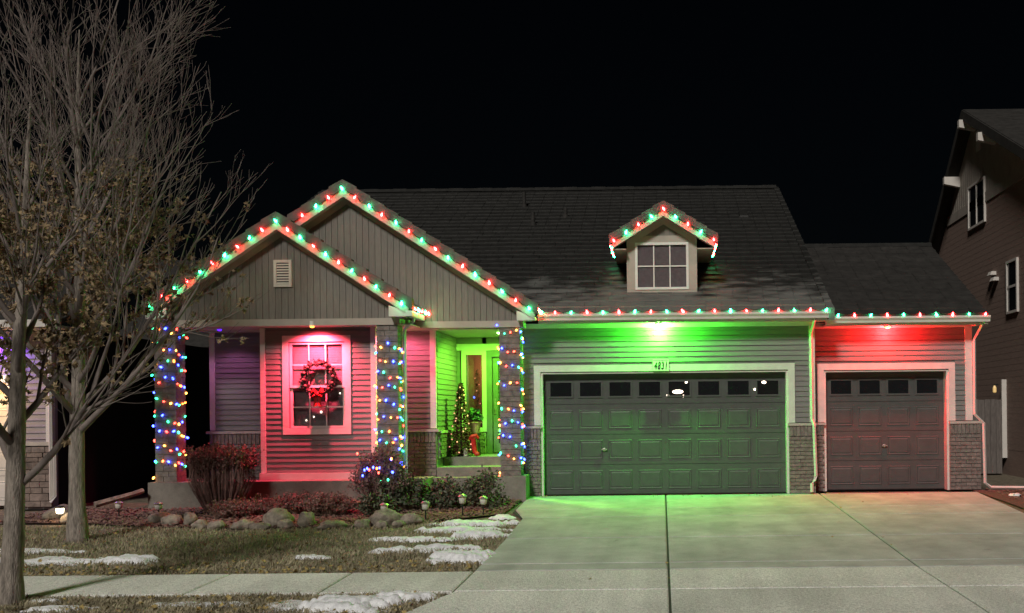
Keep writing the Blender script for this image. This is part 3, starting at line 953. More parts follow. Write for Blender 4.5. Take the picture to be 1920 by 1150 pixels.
# ---- dormer
dz0 = EZ + MS * (.65 - EY)
DX0, DX1, DZ1 = -.67, .755, 5.20
dl = lambda x: GD['zfb'] - GD['slope'] * abs(x - GD['cx'])
dm = MB().prism_y([(DX0 + .02, dz0 - .1), (DX1 - .02, dz0 - .1), (DX1 - .02, dl(DX1) + .08), (GD['cx'], GD['zfb'] + .04), (DX0 + .02, dl(DX0) + .08)], .68, 3.6)
dor = dm.build('dormer', 'siding', house)
zb = 3.985
MB().prism_y([(DX0, dz0 - .06), (DX1, dz0 - .06), (DX1, zb + .13), (DX0, zb + .13)], .645, .68).build('trim_board', 'frieze', dor)
for (a, b) in ((DX0, DX0 + .17), (DX1 - .17, DX1)):
    MB().prism_y([(a, zb + .13), (b, zb + .13), (b, dl(b) + .02), (a, dl(a) + .02)], .64, .68).build('trim_board', 'frieze', dor)
MB().box(DX0 + .17, DX1 - .17, .645, .68, 5.07, 5.21).build('trim_board', 'frieze', dor)
for sgn in (-1, 1):
    xe = GD['cx'] + sgn * .60
    q = [(GD['cx'], GD['zfb'] - .12), (GD['cx'], GD['zfb'] + .028), (xe, dl(xe) + .028), (xe, dl(xe) - .12)]
    if sgn > 0: q = q[::-1]
    MB().prism_y(q, .632, .665).build('trim_board', 'frieze', dor)
for k in range(6):
    xa = GD['cx'] - .36 + k * .12
    MB().prism_y([(xa + .005, 5.20), (xa + .115, 5.20), (xa + .115, dl(xa + .115) - .08), (xa + .005, dl(xa + .005) - .08)], .655, .68).build('vertical_board', 'gable', dor)
dx0, dx1, dzz0, dzz1 = DX0 + .17, DX1 - .17, zb + .13, 5.07
mitred_frame(dor, dx0, dx1, dzz0, dzz1, .665, .05, .04, 'white', name='window_frame')
MB().box(dx0 + .05, dx1 - .05, .662, .666, dzz0 + .05, dzz1 - .05).build('pane', 'glass', dor)
MB().box(dx0 + .05, dx1 - .05, .672, .678, dzz0 + .05, dzz1 - .05).build('curtain', 'curtain', dor)
for k in (1, 2):
    cx = dx0 + .05 + (dx1 - dx0 - .1) * k / 3
    MB().box(cx - .012, cx + .012, .65, .66, dzz0 + .05, dzz1 - .05).build('muntin', 'white', dor)
MB().box(dx0 + .05, dx1 - .05, .648, .658, (dzz0 + dzz1) / 2 - .012, (dzz0 + dzz1) / 2 + .012).build('muntin', 'white', dor)
for sgn in (-1, 1):                            # dormer side eaves
    xe = GD['cx'] + sgn * 1.02
    MB().box(min(xe, xe - sgn * .03), max(xe, xe - sgn * .03), .36, 2.6, dl(xe) - .0, dl(xe) + .13).build('fascia_board', 'trim', dor)
    xi = DX0 if sgn < 0 else DX1
    MB().box(min(xe, xi), max(xe, xi), .39, 2.6, dl(xe) - .02, dl(xe) - .005).build('soffit', 'soffit', dor)
# roof pipes and vents
for (x, y, h) in ((-3.58, 7.3, .42), (-3.15, 5.6, .34), (-2.4, 6.3, .25)):
    z = EZ + MS * (y - EY)
    MB().lathe([(.09, -.05), (.07, .08), (.05, .09), (.05, h)], (x, y, z), 10).build('vent_pipe', 'ntile', house)
z = EZ + MS * (6.2 - EY)
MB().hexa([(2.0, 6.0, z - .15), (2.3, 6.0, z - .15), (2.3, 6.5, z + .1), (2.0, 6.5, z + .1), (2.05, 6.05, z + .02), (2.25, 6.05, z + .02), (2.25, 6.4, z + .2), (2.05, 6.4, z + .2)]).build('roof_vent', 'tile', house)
print('bricks', BRICK_N[0])
# ------------------------------------------------------------------ neighbouring houses
NX = 8.6
nr = thing('neighbour_house', 'tall dark brown house with white bracketed gable at the right edge', 'house', (NX, 6, 0))
AY_, AZ = 8.0, 9.55
nfar, nnear = .82, .46
def nroof(y): return AZ - (nnear * (AY_ - y) if y < AY_ else nfar * (y - AY_))
nw = MB()
yy0, yy1 = -1.5, 13.0
poly = [(yy0, -.05), (yy1, -.05), (yy1, nroof(yy1) + .1), (AY_, AZ + .05), (yy0, nroof(yy0) + .1)]
nw.prism_x(poly, NX, NX + 9)
nwall = nw.build('wall', 'nwall', nr)
zband = 7.32
# gable boards above the band
x = NX - .012
k = 0
y = AY_ - 4.6
while y < AY_ + 3:
    ya, yb = y + .006, y + .19
    if nroof(ya) > zband + .1 and nroof(yb) > zband + .1:
        MB().hexa([(x, ya, zband), (x + .02, ya, zband), (x + .02, yb, zband), (x, yb, zband), (x, ya, nroof(ya)), (x + .02, ya, nroof(ya)), (x + .02, yb, nroof(yb)), (x, yb, nroof(yb))]).build('vertical_board', 'ngable', nwall)
    y += .2
MB().box(NX - .03, NX + .01, AY_ - 4.9, AY_ + 2.8, zband - .26, zband).build('belt_board', 'ntrim', nwall).active_material = M['ngable']
# lap siding below (courses joined beyond what can be told apart)
b = MB()
z = .6
while z < zband - .3:
    b.hexa([(NX - .004, yy0, z), (NX, yy0, z), (NX, yy1, z), (NX - .004, yy1, z), (NX - .002, yy0, z + .15), (NX, yy0, z + .15), (NX, yy1, z + .15), (NX - .002, yy1, z + .15)])
    z += .15
o = b.build('lap_siding', 'nwall', nwall); o['kind'] = 'stuff'
# roof
for (ya, yb) in ((-2.2, AY_), (AY_, 13.6)):
    za, zb_ = nroof(ya), nroof(yb)
    MB().hexa([(NX - .32, ya, za), (NX + 9.5, ya, za), (NX + 9.5, yb, zb_), (NX - .32, yb, zb_), (NX - .32, ya, za + .22), (NX + 9.5, ya, za + .22), (NX + 9.5, yb, zb_ + .22), (NX - .32, yb, zb_ + .22)]).build('roof', 'ntile', nr)
    MB().hexa([(NX - .36, ya, za - .06), (NX - .32, ya, za - .06), (NX - .32, yb, zb_ - .06), (NX - .36, yb, zb_ - .06), (NX - .36, ya, za + .2), (NX - .32, ya, za + .2), (NX - .32, yb, zb_ + .2), (NX - .36, yb, zb_ + .2)]).build('fascia_board', 'ntile', nr)
for y in (AY_ - .05, AY_ - 1.75, AY_ + 1.5):
    zz = nroof(y) - .07
    MB().hexa([(NX - .46, y - .08, zz - .20), (NX, y - .08, zz - .30), (NX, y + .08, zz - .30), (NX - .46, y + .08, zz - .20), (NX - .46, y - .08, zz), (NX, y - .08, zz), (NX, y + .08, zz), (NX - .46, y + .08, zz)]).build('bracket', 'ntrim', nr)
MB().box(NX - .03, NX, AY_ - .55, AY_ - .2, 8.55, 9.1).build('gable_vent', 'ntrim', nr)
def nwindow(ya, yb, za, zb_, hbar=False):
    w = empty_part('window', nr, (NX, (ya + yb) / 2, za))
    for q in ((ya, ya + .06, za, zb_), (yb - .06, yb, za, zb_), (ya + .06, yb - .06, za, za + .06), (ya + .06, yb - .06, zb_ - .06, zb_)):
        MB().box(NX - .06, NX, q[0], q[1], q[2], q[3]).build('frame', 'ntrim', w)
    if hbar: MB().box(NX - .05, NX, ya + .06, yb - .06, (za + zb_) / 2 - .03, (za + zb_) / 2 + .03).build('frame', 'ntrim', w)
    else: MB().box(NX - .05, NX, (ya + yb) / 2 - .03, (ya + yb) / 2 + .03, za + .06, zb_ - .06).build('frame', 'ntrim', w)
    MB().box(NX - .03, NX - .022, ya + .06, yb - .06, za + .06, zb_ - .06).build('pane', 'dglass', w)
nwindow(7.05, 8.55, 6.55, 7.75)
nwindow(4.55, 5.35, 3.95, 5.25, True)
for (y, z) in ((6.4, 5.05), (6.2, 4.88)):
    MB().prism_y([(NX - .16, z), (NX, z), (NX, z + .09), (NX - .12, z + .09)], y - .14, y + .14).build('vent_hood', 'ntrim', nr)
MB().box(NX - .12, NX, 5.55, 5.62, .4, 2.35).build('corner_board', 'ntrim', nr)
wlmp = thing('wall_lamp', 'small lit wall lamp on the brown house beyond the right downspout', 'lamp', (NX - .3, 5.5, 1.9))
MB().lathe([(.03, .1), (.045, .12), (.045, .22), (.02, .28)], (NX - .33, 5.45, 1.92), 8).build('lantern', M['litpane'], wlmp)
MB().box(NX - .33, NX - .25, 5.43, 5.47, 2.2, 2.24).build('arm', 'black', wlmp)
# side fence between the houses
fn = thing('side_fence', 'dark board fence between the grey house and the tall brown house', 'fence', (7.2, 5.4, 0))
x = 6.30
while x < 8.3:
    MB().box(x, x + .135, 5.40, 5.425, .02, 1.85 + rnd.uniform(-.01, .01)).build('board', 'fence', fn)
    x += .142
for z in (.35, 1.5):
    MB().box(6.28, 8.35, 5.425, 5.47, z, z + .09).build('rail', 'fence', fn)

LXC = -11.32
LY = -1.2
ln = thing('neighbour_house', 'mauve lit house with stone base and garage at the left edge', 'house', (-14, 0, 0))
MB().box(-12.0, LXC - .01, LY + .2, 8, -.05, 3.35).build('side_wall', 'dark', ln)  # shade put into the colour: near-black beside the pale front siding
lw = MB().box(-12.10, LXC, LY, LY + .2, -.05, 3.35).box(-19, -12.10, LY + .35, 8, -.05, 3.35).box(-19, -12.10, LY, LY + .35, 2.35, 3.35)
lwall = lw.build('wall', 'lwall', ln)
z = 1.25
while z < 3.2:
    MB().prism_x([(LY - .024, z), (LY, z), (LY, z + .12), (LY - .005, z + .12)], -12.0, LXC - .09).build('siding_board', 'lwall', lwall)
    z += .115
MB().box(LXC - .09, LXC + .01, LY - .03, LY + .1, 1.2, 3.3).build('corner_board', 'ntrim', lwall)
MB().box(-12.13, -12.02, LY - .03, LY + .3, 0, 2.45).build('trim_board', 'ntrim', lwall)
MB().box(-19, -12.02, LY - .03, LY, 2.3, 2.45).build('trim_board', 'ntrim', lwall)
MB().box(-12.02, LXC + .05, LY - .09, LY, 1.13, 1.2).build('wainscot_cap', 'cap', lwall)
r = 0
z = .0
while z < 1.1:
    h = rnd.choice((.085, .11, .14))
    x = -12.02 + rnd.uniform(0, .05)
    while x < LXC + .0:
        w = rnd.uniform(.14, .36)
        x1 = min(x + w, LXC + .03)
        if x1 - x > .05:
            MB().box(x, x1 - .012, LY - .05 - rnd.uniform(0, .025), LY, z, min(z + h, 1.12) - .012).build('stone', 'stone', lwall)
        x += w
    z += h
ldoor = MB()
for k in range(4):
    ldoor.box(-17, -12.13, LY + .25, LY + .3, .56 * k + .004, .56 * k + .556)
ld = ldoor.build('garage_door', 'ntrim', ln)
for c in range(2):
    for rr in range(4):
        inst('panel', panel_mesh(.48, .36).mesh('panel', 'ntrim'), ld, (-12.5 - .6 * c, LY + .249, .28 + .56 * rr))
MB().hexa([(-19.3, LY - .45, 3.33), (LXC + .4, LY - .45, 3.33), (LXC + .4, 5, 5.3), (-19.3, 5, 5.3), (-19.3, LY - .45, 3.42), (LXC + .4, LY - .45, 3.42), (LXC + .4, 5, 5.45), (-19.3, 5, 5.45)]).build('roof', 'ntile', ln)
MB().box(-19.3, LXC + .4, LY - .42, LY, 3.27, 3.325).build('soffit', 'soffit', ln)
MB().box(-19.3, LXC + .42, LY - .56, LY - .45, 3.29, 3.42).build('gutter', 'ntrim', ln)
downspout([(LXC - .12, LY - .3, 3.3), (LXC + .03, LY - .1, 3.1), (LXC + .03, LY - .09, .12)], ln, .035, 'ntrim')
downspout([(LXC + .1, LY - .09, 1.1), (LXC + .1, LY - .09, .2), (LXC + .05, LY - .15, .08)], ln, .03, 'ntrim')
pl = thing('soffit_lamp', 'violet lamp under the eave of the house at the left edge', 'lamp', (-12.12, LY - .12, 3.12))
MB().lathe([(.10, .15), (.10, .05), (.11, .04)], (-12.12, LY - .12, 3.1), 12).build('housing', 'ntrim', pl)
MB().lathe([(.085, .02), (.09, .04), (.06, .045)], (-12.12, LY - .12, 3.1), 12).build('lens', 'lens_purple', pl)
lamp('glow', 'SPOT', (-12.12, LY - .14, 3.08), 60, (.30, .06, 1.0), pl, (-12.0, LY + .05, 0), .05, 150)
cl = thing('coach_lamp', 'amber lit coach lamp above the garage door at the left edge', 'lamp', (-12.25, LY - .1, 2.5))
MB().lathe([(.03, .22), (.10, .16), (.085, .14), (.07, 0), (.03, -.02)], (-12.3, LY - .2, 2.28), 8).build('lantern', M['solar'], cl)
MB().box(-12.32, -12.28, LY - .2, LY - .03, 2.5, 2.54).build('arm', 'black', cl)
lamp('glow', 'POINT', (-12.6, LY - .35, 2.2), 40, (1, .55, .2), cl, size=.08)
# a far house behind the side yard with one lit window
fh_ = thing('far_house', 'far dark house with one small lit window beyond the porch', 'house', (-13.5, 22, 0))
MB().box(-22, -12, 22, 30, -.1, 4.5).build('wall', 'nwall', fh_)
MB().prism_x([(21.5, 4.4), (30.5, 4.4), (26, 6.6)], -22.4, -11.6).build('roof', 'ntile', fh_)
fw_ = MB().box(-18.40, -18.0, 21.93, 21.99, 1.75, 2.5).build('window', 'litpane', fh_)
for q in ((-18.46, -18.40, 1.7, 2.55), (-18.0, -17.94, 1.7, 2.55)):
    MB().box(q[0], q[1], 21.92, 21.99, q[2], q[3]).build('frame', 'ntrim', fw_)

# ------------------------------------------------------------------ flood lamps
def can_lamp(name, label, cat, loc, col, energy, target, lensmat, spot=150, r=.075, kind='SPOT', group=None, blend=.5):
    t = thing(name, label, cat, loc, group)
    MB().lathe([(r * .9, .09), (r, .02), (r * 1.05, 0.0), (r * .8, -.004)], loc, 14).build('housing', 'white', t)
    MB().lathe([(r * .75, -.006), (r * .8, -.014), (r * .45, -.03)], loc, 14).build('lens', lensmat, t)
    lamp('beam', kind, (loc[0], loc[1], loc[2] - .045), energy, col, t, target, .04, spot, blend)
    return t
gl_ = can_lamp('flood_lamp', 'green flood lamp under the eave above the double garage door', 'lamp', (-.03, -.22, 3.345), (.05, 1.0, .03), 640, (-.03, -.10, 0), 'lens_green', 165, kind='POINT')
rl_ = can_lamp('flood_lamp', 'red flood lamp under the eave above the single garage door', 'lamp', (4.53, .27, 3.285), (1.0, .010, .012), 430, (4.53, .38, 0), 'lens_red', 160, kind='POINT')
can_lamp('porch_downlight', 'green downlight in the entry ceiling beside the right column', 'lamp', (-3.22, .45, 3.265), (.24, 1.0, .05), 600, (-3.7, 1.0, 0), 'lens_green', 165, .09)
can_lamp('window_downlight', 'red downlight in the porch soffit above the wreath window', 'lamp', (-6.40, -1.40, 3.280), (1.0, .05, .105), 1150, (-6.40, -.80, 1.7), 'lens_red', 136, .05, blend=1.0)
can_lamp('porch_downlight', 'red downlight in the porch ceiling left of the entry', 'lamp', (-5.0, -.75, 3.285), (1.0, .12, .24), 130, (-5.0, -.5, 0), 'lens_red', 165, .05)
can_lamp('porch_downlight', 'mauve downlight in the porch ceiling by the far left wall', 'lamp', (-8.35, -.8, 3.285), (.75, .22, .6), 26, (-8.2, -.5, 0), 'lens_purple', 120, .05)

# ------------------------------------------------------------------ roofline strings
BULB = {}
bb = MB().lathe([(.010, .045), (.012, .028), (.022, .012), (.027, -.006), (.024, -.024), (.012, -.040), (.003, -.047)], n=8)
for k in ('green', 'red'):
    BULB[k] = bb.mesh('bulb', 'b_' + k, True)
def string(label, pts, first, rots=None, group='red and green roofline light strings'):
    """bulbs sit at pts; a wire runs through them"""
    t = thing('light_string', label, 'string lights', pts[0], group)
    w = []
    for i, p in enumerate(pts):
        w.append(Vector(p) + Vector((0, .012, .035)))
        if i + 1 < len(pts):
            q = Vector(pts[i + 1])
            w.append((Vector(p) + q) / 2 + Vector((0, .0, rnd.uniform(-.03, .02))))
    MB().tube(w, .006, 4).build('wire', 'wire', t)
    for i, p in enumerate(pts):
        c = ('green', 'red')[(i + first) % 2]
        inst('bulb', BULB[c], t, p, (rnd.uniform(-.7, .7) + .3, rnd.uniform(-.7, .7), 0), (rnd.uniform(.72, .98),) * 3)
    return t
def rake_pts(G, n, fh=.16, dz=-.02, end=.10):
    out_ = []
    for i in range(-n, n + 1):
        x = G['cx'] + (G['half'] - end) * i / n
        out_.append((x + rnd.uniform(-.012, .012), G['yf'] - .062, G['zfb'] - G['slope'] * abs(x - G['cx']) + fh + dz + rnd.uniform(-.008, .008)))
    return out_
p1 = rake_pts(G1, 10)
string('red and green bulbs along both slopes of the smaller front gable', p1, 0)
string('short run of bulbs along the gutter between the two front gables', [(-4.47 + .01 * k, -1.55 + .24 * k, 3.56) for k in range(5)], 1)
p2 = [p for p in rake_pts(G2, 14) if p[0] > -6.85]
string('red and green bulbs along the taller gable behind the smaller one', p2, 1)
string('bulbs running back along the eave where the tall gable meets the garage roof', [(-2.32 + .012 * k, -.80 + .1 * k, 3.60 - .012 * k) for k in range(4)], 1)
pd_ = rake_pts(GD, 4, .14, -.01, .03)
string('red and green bulbs along the dormer gable', pd_, 1)
for sgn, nm in ((-1, 'left'), (1, 'right')):
    xe = GD['cx'] + sgn * 1.075
    string('bulbs running back along the %s side eave of the dormer' % nm, [(xe, .62 + .33 * k, GD['zfb'] - GD['slope'] * 1.02 + .12) for k in range(6)], 1)
string('red and green bulbs along the gutter over the double garage', [(-2.02 + .3065 * k, -.515, 3.562 + rnd.uniform(-.006, .006)) for k in range(18)], 1)
string('red and green bulbs along the gutter over the single garage', [(3.50 + .322 * k, -.015, 3.497 + rnd.uniform(-.006, .006)) for k in range(10)], 0)

# ------------------------------------------------------------------ column strings
ms = MB().lathe([(.008, .02), (.014, .008), (.016, -.004), (.011, -.016), (.003, -.022)], n=7)
MESH_MINI = {k: ms.mesh('bulb', v, True) for k, v in MINI.items()}
CK = ['red', 'amber', 'blue', 'green', 'orange', 'blue', 'amber', 'red', 'blue', 'green']
def column_string(x0, y0, w, label, wraps, ztop, zbot, seed, sp=.122):
    rr = random.Random(seed)
    t = thing('column_light_string', label, 'string lights', (x0 + w / 2, y0, zbot), 'coloured strings wound round the porch columns')
    per = 4 * (w + .05)
    L = per * wraps
    wire = []
    nb = int(L / sp)
    off = .025
    ci = rr.randrange(10)
    lastz = ztop
    wob = [rr.uniform(-.06, .06) for _ in range(wraps * 4 + 6)]
    for i in range(nb + 1):
        s_ = i / nb * L
        turn = s_ / per
        u = (turn % 1) * 4
        side = int(u); f = u - side
        a = w + 2 * off
        if side == 0: x, y = x0 - off + a * f, y0 - off
        elif side == 1: x, y = x0 + w + off, y0 - off + a * f
        elif side == 2: x, y = x0 + w + off - a * f, y0 + w + off
        else: x, y = x0 - off, y0 + w + off - a * f
        q = turn * 4
        wq = wob[int(q)] * (1 - q % 1) + wob[int(q) + 1] * (q % 1)
        z = ztop + (zbot - ztop) * turn / wraps + wq
        wire.append((x, y, z))
        if side == 2 or (side == 3 and f < .6):      # behind the column, out of sight
            continue
        ci += 1
        c = CK[ci % 10] if rr.random() < .8 else rr.choice(CK)
        inst('bulb', MESH_MINI[c], t, (x + rr.uniform(-.012, .012), y - .008 + rr.uniform(-.01, .008), z + rr.uniform(-.075, .065)), (rr.uniform(-1.2, 1.2), rr.uniform(-1.2, 1.2), 0), (rr.uniform(1.0, 1.35),) * 3)
    MB().tube(wire, .0035, 3).build('wire', 'wire', t)
    return t
column_string(*COL[0], .39, 'coloured bulbs wound round the leftmost porch column behind the trees', 9, 3.26, .46, 1)
column_string(*COL[1], .39, 'coloured bulbs wound round the porch column right of the wreath window', 9, 2.95, .55, 5)
column_string(*COL[2], .39, 'coloured bulbs wound round the porch column beside the double garage', 8, 3.26, .47, 9)

# ------------------------------------------------------------------ house number
np_ = thing('house_number_plaque', 'small plaque reading 4831 above the double garage door', 'sign', (0, -.05, 2.46))
PX0, PX1, PZ0, PZ1 = -.16, .155, 2.44, 2.665
MB().box(PX0, PX1, -.055, -.032, PZ0, PZ1).build('plate', 'plaque', np_)
for q in ((PX0, PX1, PZ1 - .012, PZ1), (PX0, PX1, PZ0, PZ0 + .012), (PX0, PX0 + .012, PZ0 + .012, PZ1 - .012), (PX1 - .012, PX1, PZ0 + .012, PZ1 - .012)):
    MB().box(q[0], q[1], -.062, -.055, q[2], q[3]).build('rim', 'plaque', np_)
def numeral(ch, x, z, s_, parent):
    cu = bpy.data.curves.new('numeral', 'FONT')
    cu.body = ch
    cu.size = s_
    cu.extrude = .003
    cu.shear = .18
    cu.offset = .0028
    tmp = bpy.data.objects.new('numeral_tmp', cu)
    C.objects.link(tmp)
    dg = bpy.context.evaluated_depsgraph_get()
    me = bpy.data.meshes.new_from_object(tmp.evaluated_get(dg))
    bpy.data.objects.remove(tmp)
    bpy.data.curves.remove(cu)
    me.materials.clear()
    me.materials.append(M['ink'])
    inst('numeral', me, parent, (x, -.059, z), (math.pi / 2, 0, 0), (.62, 1, 1))
for i, c in enumerate('4831'):
    numeral(c, -.138 + .068 * i, 2.475, .205, np_)

# ------------------------------------------------------------------ wreath in the window
wt = thing('wreath', 'dried leaf wreath with red bow hanging on the pink lit window', 'wreath', (-6.42, BY - .06, 2.1))
wc = Vector((-6.40, BY - .025, 2.335))
rw = MB()
rr = random.Random(3)
rw.tube([wc + Vector((math.cos(a) * .29, 0, math.sin(a) * .29)) for a in [2 * math.pi * k / 24 for k in range(25)]], .035, 6)
rw.build('ring', 'brownbush', wt)
lv = MB()
for k in range(300):
    a = rr.uniform(0, 6.283)
    r_ = .29 + rr.gauss(0, .036)
    p = wc + Vector((math.cos(a) * r_, -rr.uniform(.0, .07), math.sin(a) * r_))
    leaf_shape(lv, p, rr.uniform(.04, .07), Euler((1.57 + rr.uniform(-.9, .9), rr.uniform(-.9, .9), rr.uniform(-1.2, 1.2))).to_matrix(), rr.uniform(-.6, .9))
lv.build('leaves', 'wreath', wt)['kind'] = 'stuff'
for k in range(14):
    a = 6.283 * k / 14 + .1
    p = wc + Vector((math.cos(a) * .28, -.075, math.sin(a) * .28))
    MB().lathe([(.004, -.028), (.022, -.018), (.028, 0), (.022, .018), (.004, .028)], p, 8).build('cone_ornament', 'brownbush', wt, True)
bow = MB()
bc = wc + Vector((0, -.10, -.30))
for sg in (-1, 1):
    for (dx, dz) in ((.11, .05), (.10, -.03)):
        lp = [bc, bc + Vector((sg * dx * .6, -.03, dz + .035)), bc + Vector((sg * dx, -.02, dz)), bc + Vector((sg * dx * .6, .01, dz - .035)), bc]
        for i in range(4):
            a, b = lp[i], lp[i + 1]
            o = Vector((0, .03, .028))
            bow.add([a - o, b - o, b + o, a + o], [(0, 1, 2, 3)])
    bow.add([bc + Vector((sg * .005, 0, 0)), bc + Vector((sg * .055, -.01, -.0)), bc + Vector((sg * .08, -.02, -.24)), bc + Vector((sg * .01, -.02, -.22))], [(0, 1, 2, 3)])
bow.lathe([(.01, -.03), (.03, -.015), (.03, .015), (.01, .03)], bc + Vector((0, -.02, 0)), 8)
bow.build('bow', 'redbow', wt)
# white string lights inside the lower sash
ws_ = thing('window_light_string', 'few white bulbs glowing low behind the wreath window glass', 'string lights', (-6.4, BY + .2, 1.6))
wp = [(-6.70, BY + .13, 1.545), (-6.56, BY + .13, 1.61), (-6.42, BY + .13, 1.70), (-6.31, BY + .13, 1.80), (-6.06, BY + .13, 2.05), (-5.98, BY + .13, 2.09)]
MB().tube(wp, .003, 3).build('wire', 'black', ws_)
wmesh = MB().lathe([(.004, -.014), (.012, -.006), (.012, .006), (.004, .014)], n=6).mesh('bulb', 'b_warm', True)
for i, p in enumerate(wp):
    inst('bulb', wmesh, ws_, p, scale=(1.5,) * 3 if i == 2 else (1, 1, 1))

# ------------------------------------------------------------------ porch decorations
xt = thing('pencil_christmas_tree', 'slim brown tinsel tree with rose white bulbs beside the front door', 'christmas tree', (-4.06, .62, .775))
base = Vector((-4.06, .62, .775))
MB().lathe([(.10, 0), (.10, .03), (.02, .05), (.015, 1.45)], base, 8).build('pole', 'black', xt)
rr = random.Random(11)
tn = MB()
for k in range(3200):
    h = rr.random() ** 1.25 * 1.42
    r_ = (.23 * (1 - h / 1.48) + .02) * rr.uniform(.35, 1.0)
    a = rr.uniform(0, 6.283)
    p = base + Vector((math.cos(a) * r_, math.sin(a) * r_, .06 + h))
    d = Vector((math.cos(a), math.sin(a), rr.uniform(-.6, .5))) * rr.uniform(.03, .06)
    s_ = Vector((-math.sin(a), math.cos(a), rr.uniform(-1, 1))) * .014
    tn.add([p - s_, p + s_, p + d], [(0, 1, 2)])
tn.build('needles', 'tinsel', xt)['kind'] = 'stuff'
for k in range(26):
    h = .03 + 1.36 * k / 26
    a = k * 2.4
    r_ = .22 * (1 - h / 1.48) + .035
    a = -math.pi / 2 + math.sin(k * 2.39) * 1.5
    inst('bulb', MB().lathe([(.004, -.015), (.013, -.006), (.013, .006), (.004, .015)], n=7).mesh('bulb', 'b_rose', True), xt, base + Vector((math.cos(a) * r_, math.sin(a) * r_, .06 + h)))
pp = thing('potted_plant', 'green leafy plant in a tan basket on a dark stand by the front door', 'plant', (-3.86, .95, .775))
pb = Vector((-3.84, .95, 1.235))
st_ = MB()
for a in (.7, 2.3, 3.9, 5.5):
    st_.tube([(pb.x + .12 * math.cos(a), pb.y + .12 * math.sin(a), .775), (pb.x + .09 * math.cos(a), pb.y + .09 * math.sin(a), 1.2)], .012, 5)
st_.lathe([(.13, 1.2), (.13, 1.235)], (pb.x, pb.y, 0), 12)
st_.build('stand', 'black', pp)
MB().lathe([(.09, 0), (.125, .2), (.135, .21), (.135, .235), (.115, .235), (.11, .2)], pb, 14).build('basket', 'pot', pp)
pv = MB()
for k in range(150):
    a, e = rr.uniform(0, 6.283), rr.uniform(.2, 1.5)
    r_ = rr.uniform(.03, .22)
    p = pb + Vector((math.cos(a) * math.cos(e) * r_, math.sin(a) * math.cos(e) * r_, .24 + math.sin(e) * r_ * 1.3))
    leaf_shape(pv, p, rr.uniform(.05, .08), Euler((rr.uniform(-1.2, 1.2), rr.uniform(-1.2, 1.2), a)).to_matrix(), .5)
pv.build('foliage', 'plant', pp)
pd2 = thing('red_bow_figure', 'red bow and red stocking shaped figure on the entry step', 'decoration', (-3.86, .60, .775))
f = MB()
q = Vector((-3.80, .58, .775))
f.tube([q + Vector((-.10, 0, .34)), q + Vector((-.03, -.02, .40)), q + Vector((.05, -.02, .42)), q + Vector((.10, 0, .36))], [.03, .045, .045, .03], 7)
f.build('bow', 'redbow', pd2)
f = MB()
f.tube([q + Vector((-.01, 0, .36)), q + Vector((.0, 0, .22)), q + Vector((.02, -.01, .10)), q + Vector((.06, -.03, .05)), q + Vector((.11, -.05, .05))], [.05, .055, .05, .05, .035], 8)
f.build('body', 'redbow', pd2)
lt = thing('lantern', 'small pale green lantern next to the red bow figure', 'lantern', (-3.95, .5, .775))
MB().lathe([(.05, 0), (.055, .01), (.045, .02), (.045, .12), (.055, .13), (.02, .17)], (-3.95, .5, .777), 8).build('body', 'frieze', lt)
MB().tube([(-3.97, .5, .94), (-3.95, .5, .98), (-3.93, .5, .94)], .004, 4).build('handle', 'black', lt)
dd = thing('door_ornament', 'pale wreath shaped ornament hanging on the glass of the front door', 'ornament', (-3.42, AY + .05, 1.2))
dv = MB()
for k in range(40):
    a = rr.uniform(0, 6.283); r_ = rr.uniform(.03, .10)
    leaf_shape(dv, Vector((-3.40 + math.cos(a) * r_, AY + .05 - rr.uniform(0, .03), 1.26 + math.sin(a) * r_ * 1.1)), .05, Euler((1.57 + rr.uniform(-.5, .5), rr.uniform(-.5, .5), 0)).to_matrix(), .4)
dv.build('petals', 'white', dd)
MB().tube([(-3.40, AY + .055, 1.37), (-3.40, AY + .055, 1.45)], .004, 4).build('hanger', 'white', dd)
it = thing('indoor_christmas_tree', 'small lit tree glimpsed through the narrow sidelight', 'christmas tree', (-4.02, AY + .45, .8))
ib = Vector((-4.02, AY + .45, 1.25))
iv = MB()
rosemesh = MB().lathe([(.004, -.014), (.012, -.006), (.012, .006), (.004, .014)], n=6).mesh('bulb', 'b_rose', True)
for k in range(700):
    h = rr.random() ** 1.2 * 1.35
    a = rr.uniform(0, 6.283); r_ = (.07 * (1 - h / 1.45) + .03) * rr.uniform(.3, 1)
    p = ib + Vector((math.cos(a) * r_, math.sin(a) * r_, h))
    d = Vector((math.cos(a), math.sin(a), rr.uniform(-.4, .5))) * .06
    s_ = Vector((-math.sin(a), math.cos(a), 0)) * .012
    iv.add([p - s_, p + s_, p + d], [(0, 1, 2)])
iv.build('needles', 'plant', it)
for k in range(9):
    h = .05 + 1.25 * k / 9
    a = -math.pi / 2 + math.sin(k * 2.1) * 1.3
    r_ = .08 * (1 - h / 1.45) + .03
    inst('bulb', rosemesh if k % 5 else MESH_MINI['blue'], it, ib + Vector((math.cos(a) * r_, math.sin(a) * r_, h)), scale=(.9,) * 3)
gl5 = thing('painted_window_reflection', 'glowing blobs standing for reflections in the fifth window of the double garage door', 'lamp', (.32, .15, 2.05))
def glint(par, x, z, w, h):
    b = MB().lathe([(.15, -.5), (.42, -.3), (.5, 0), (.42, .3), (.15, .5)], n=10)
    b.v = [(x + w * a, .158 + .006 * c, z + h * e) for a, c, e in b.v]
    b.build('bulb', 'b_warm', par, True)  # emissive blob added as a painted street-light reflection, no bulb behind the pane
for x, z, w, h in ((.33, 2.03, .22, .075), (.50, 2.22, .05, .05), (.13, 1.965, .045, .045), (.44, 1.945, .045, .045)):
    glint(gl5, x, z, w, h)
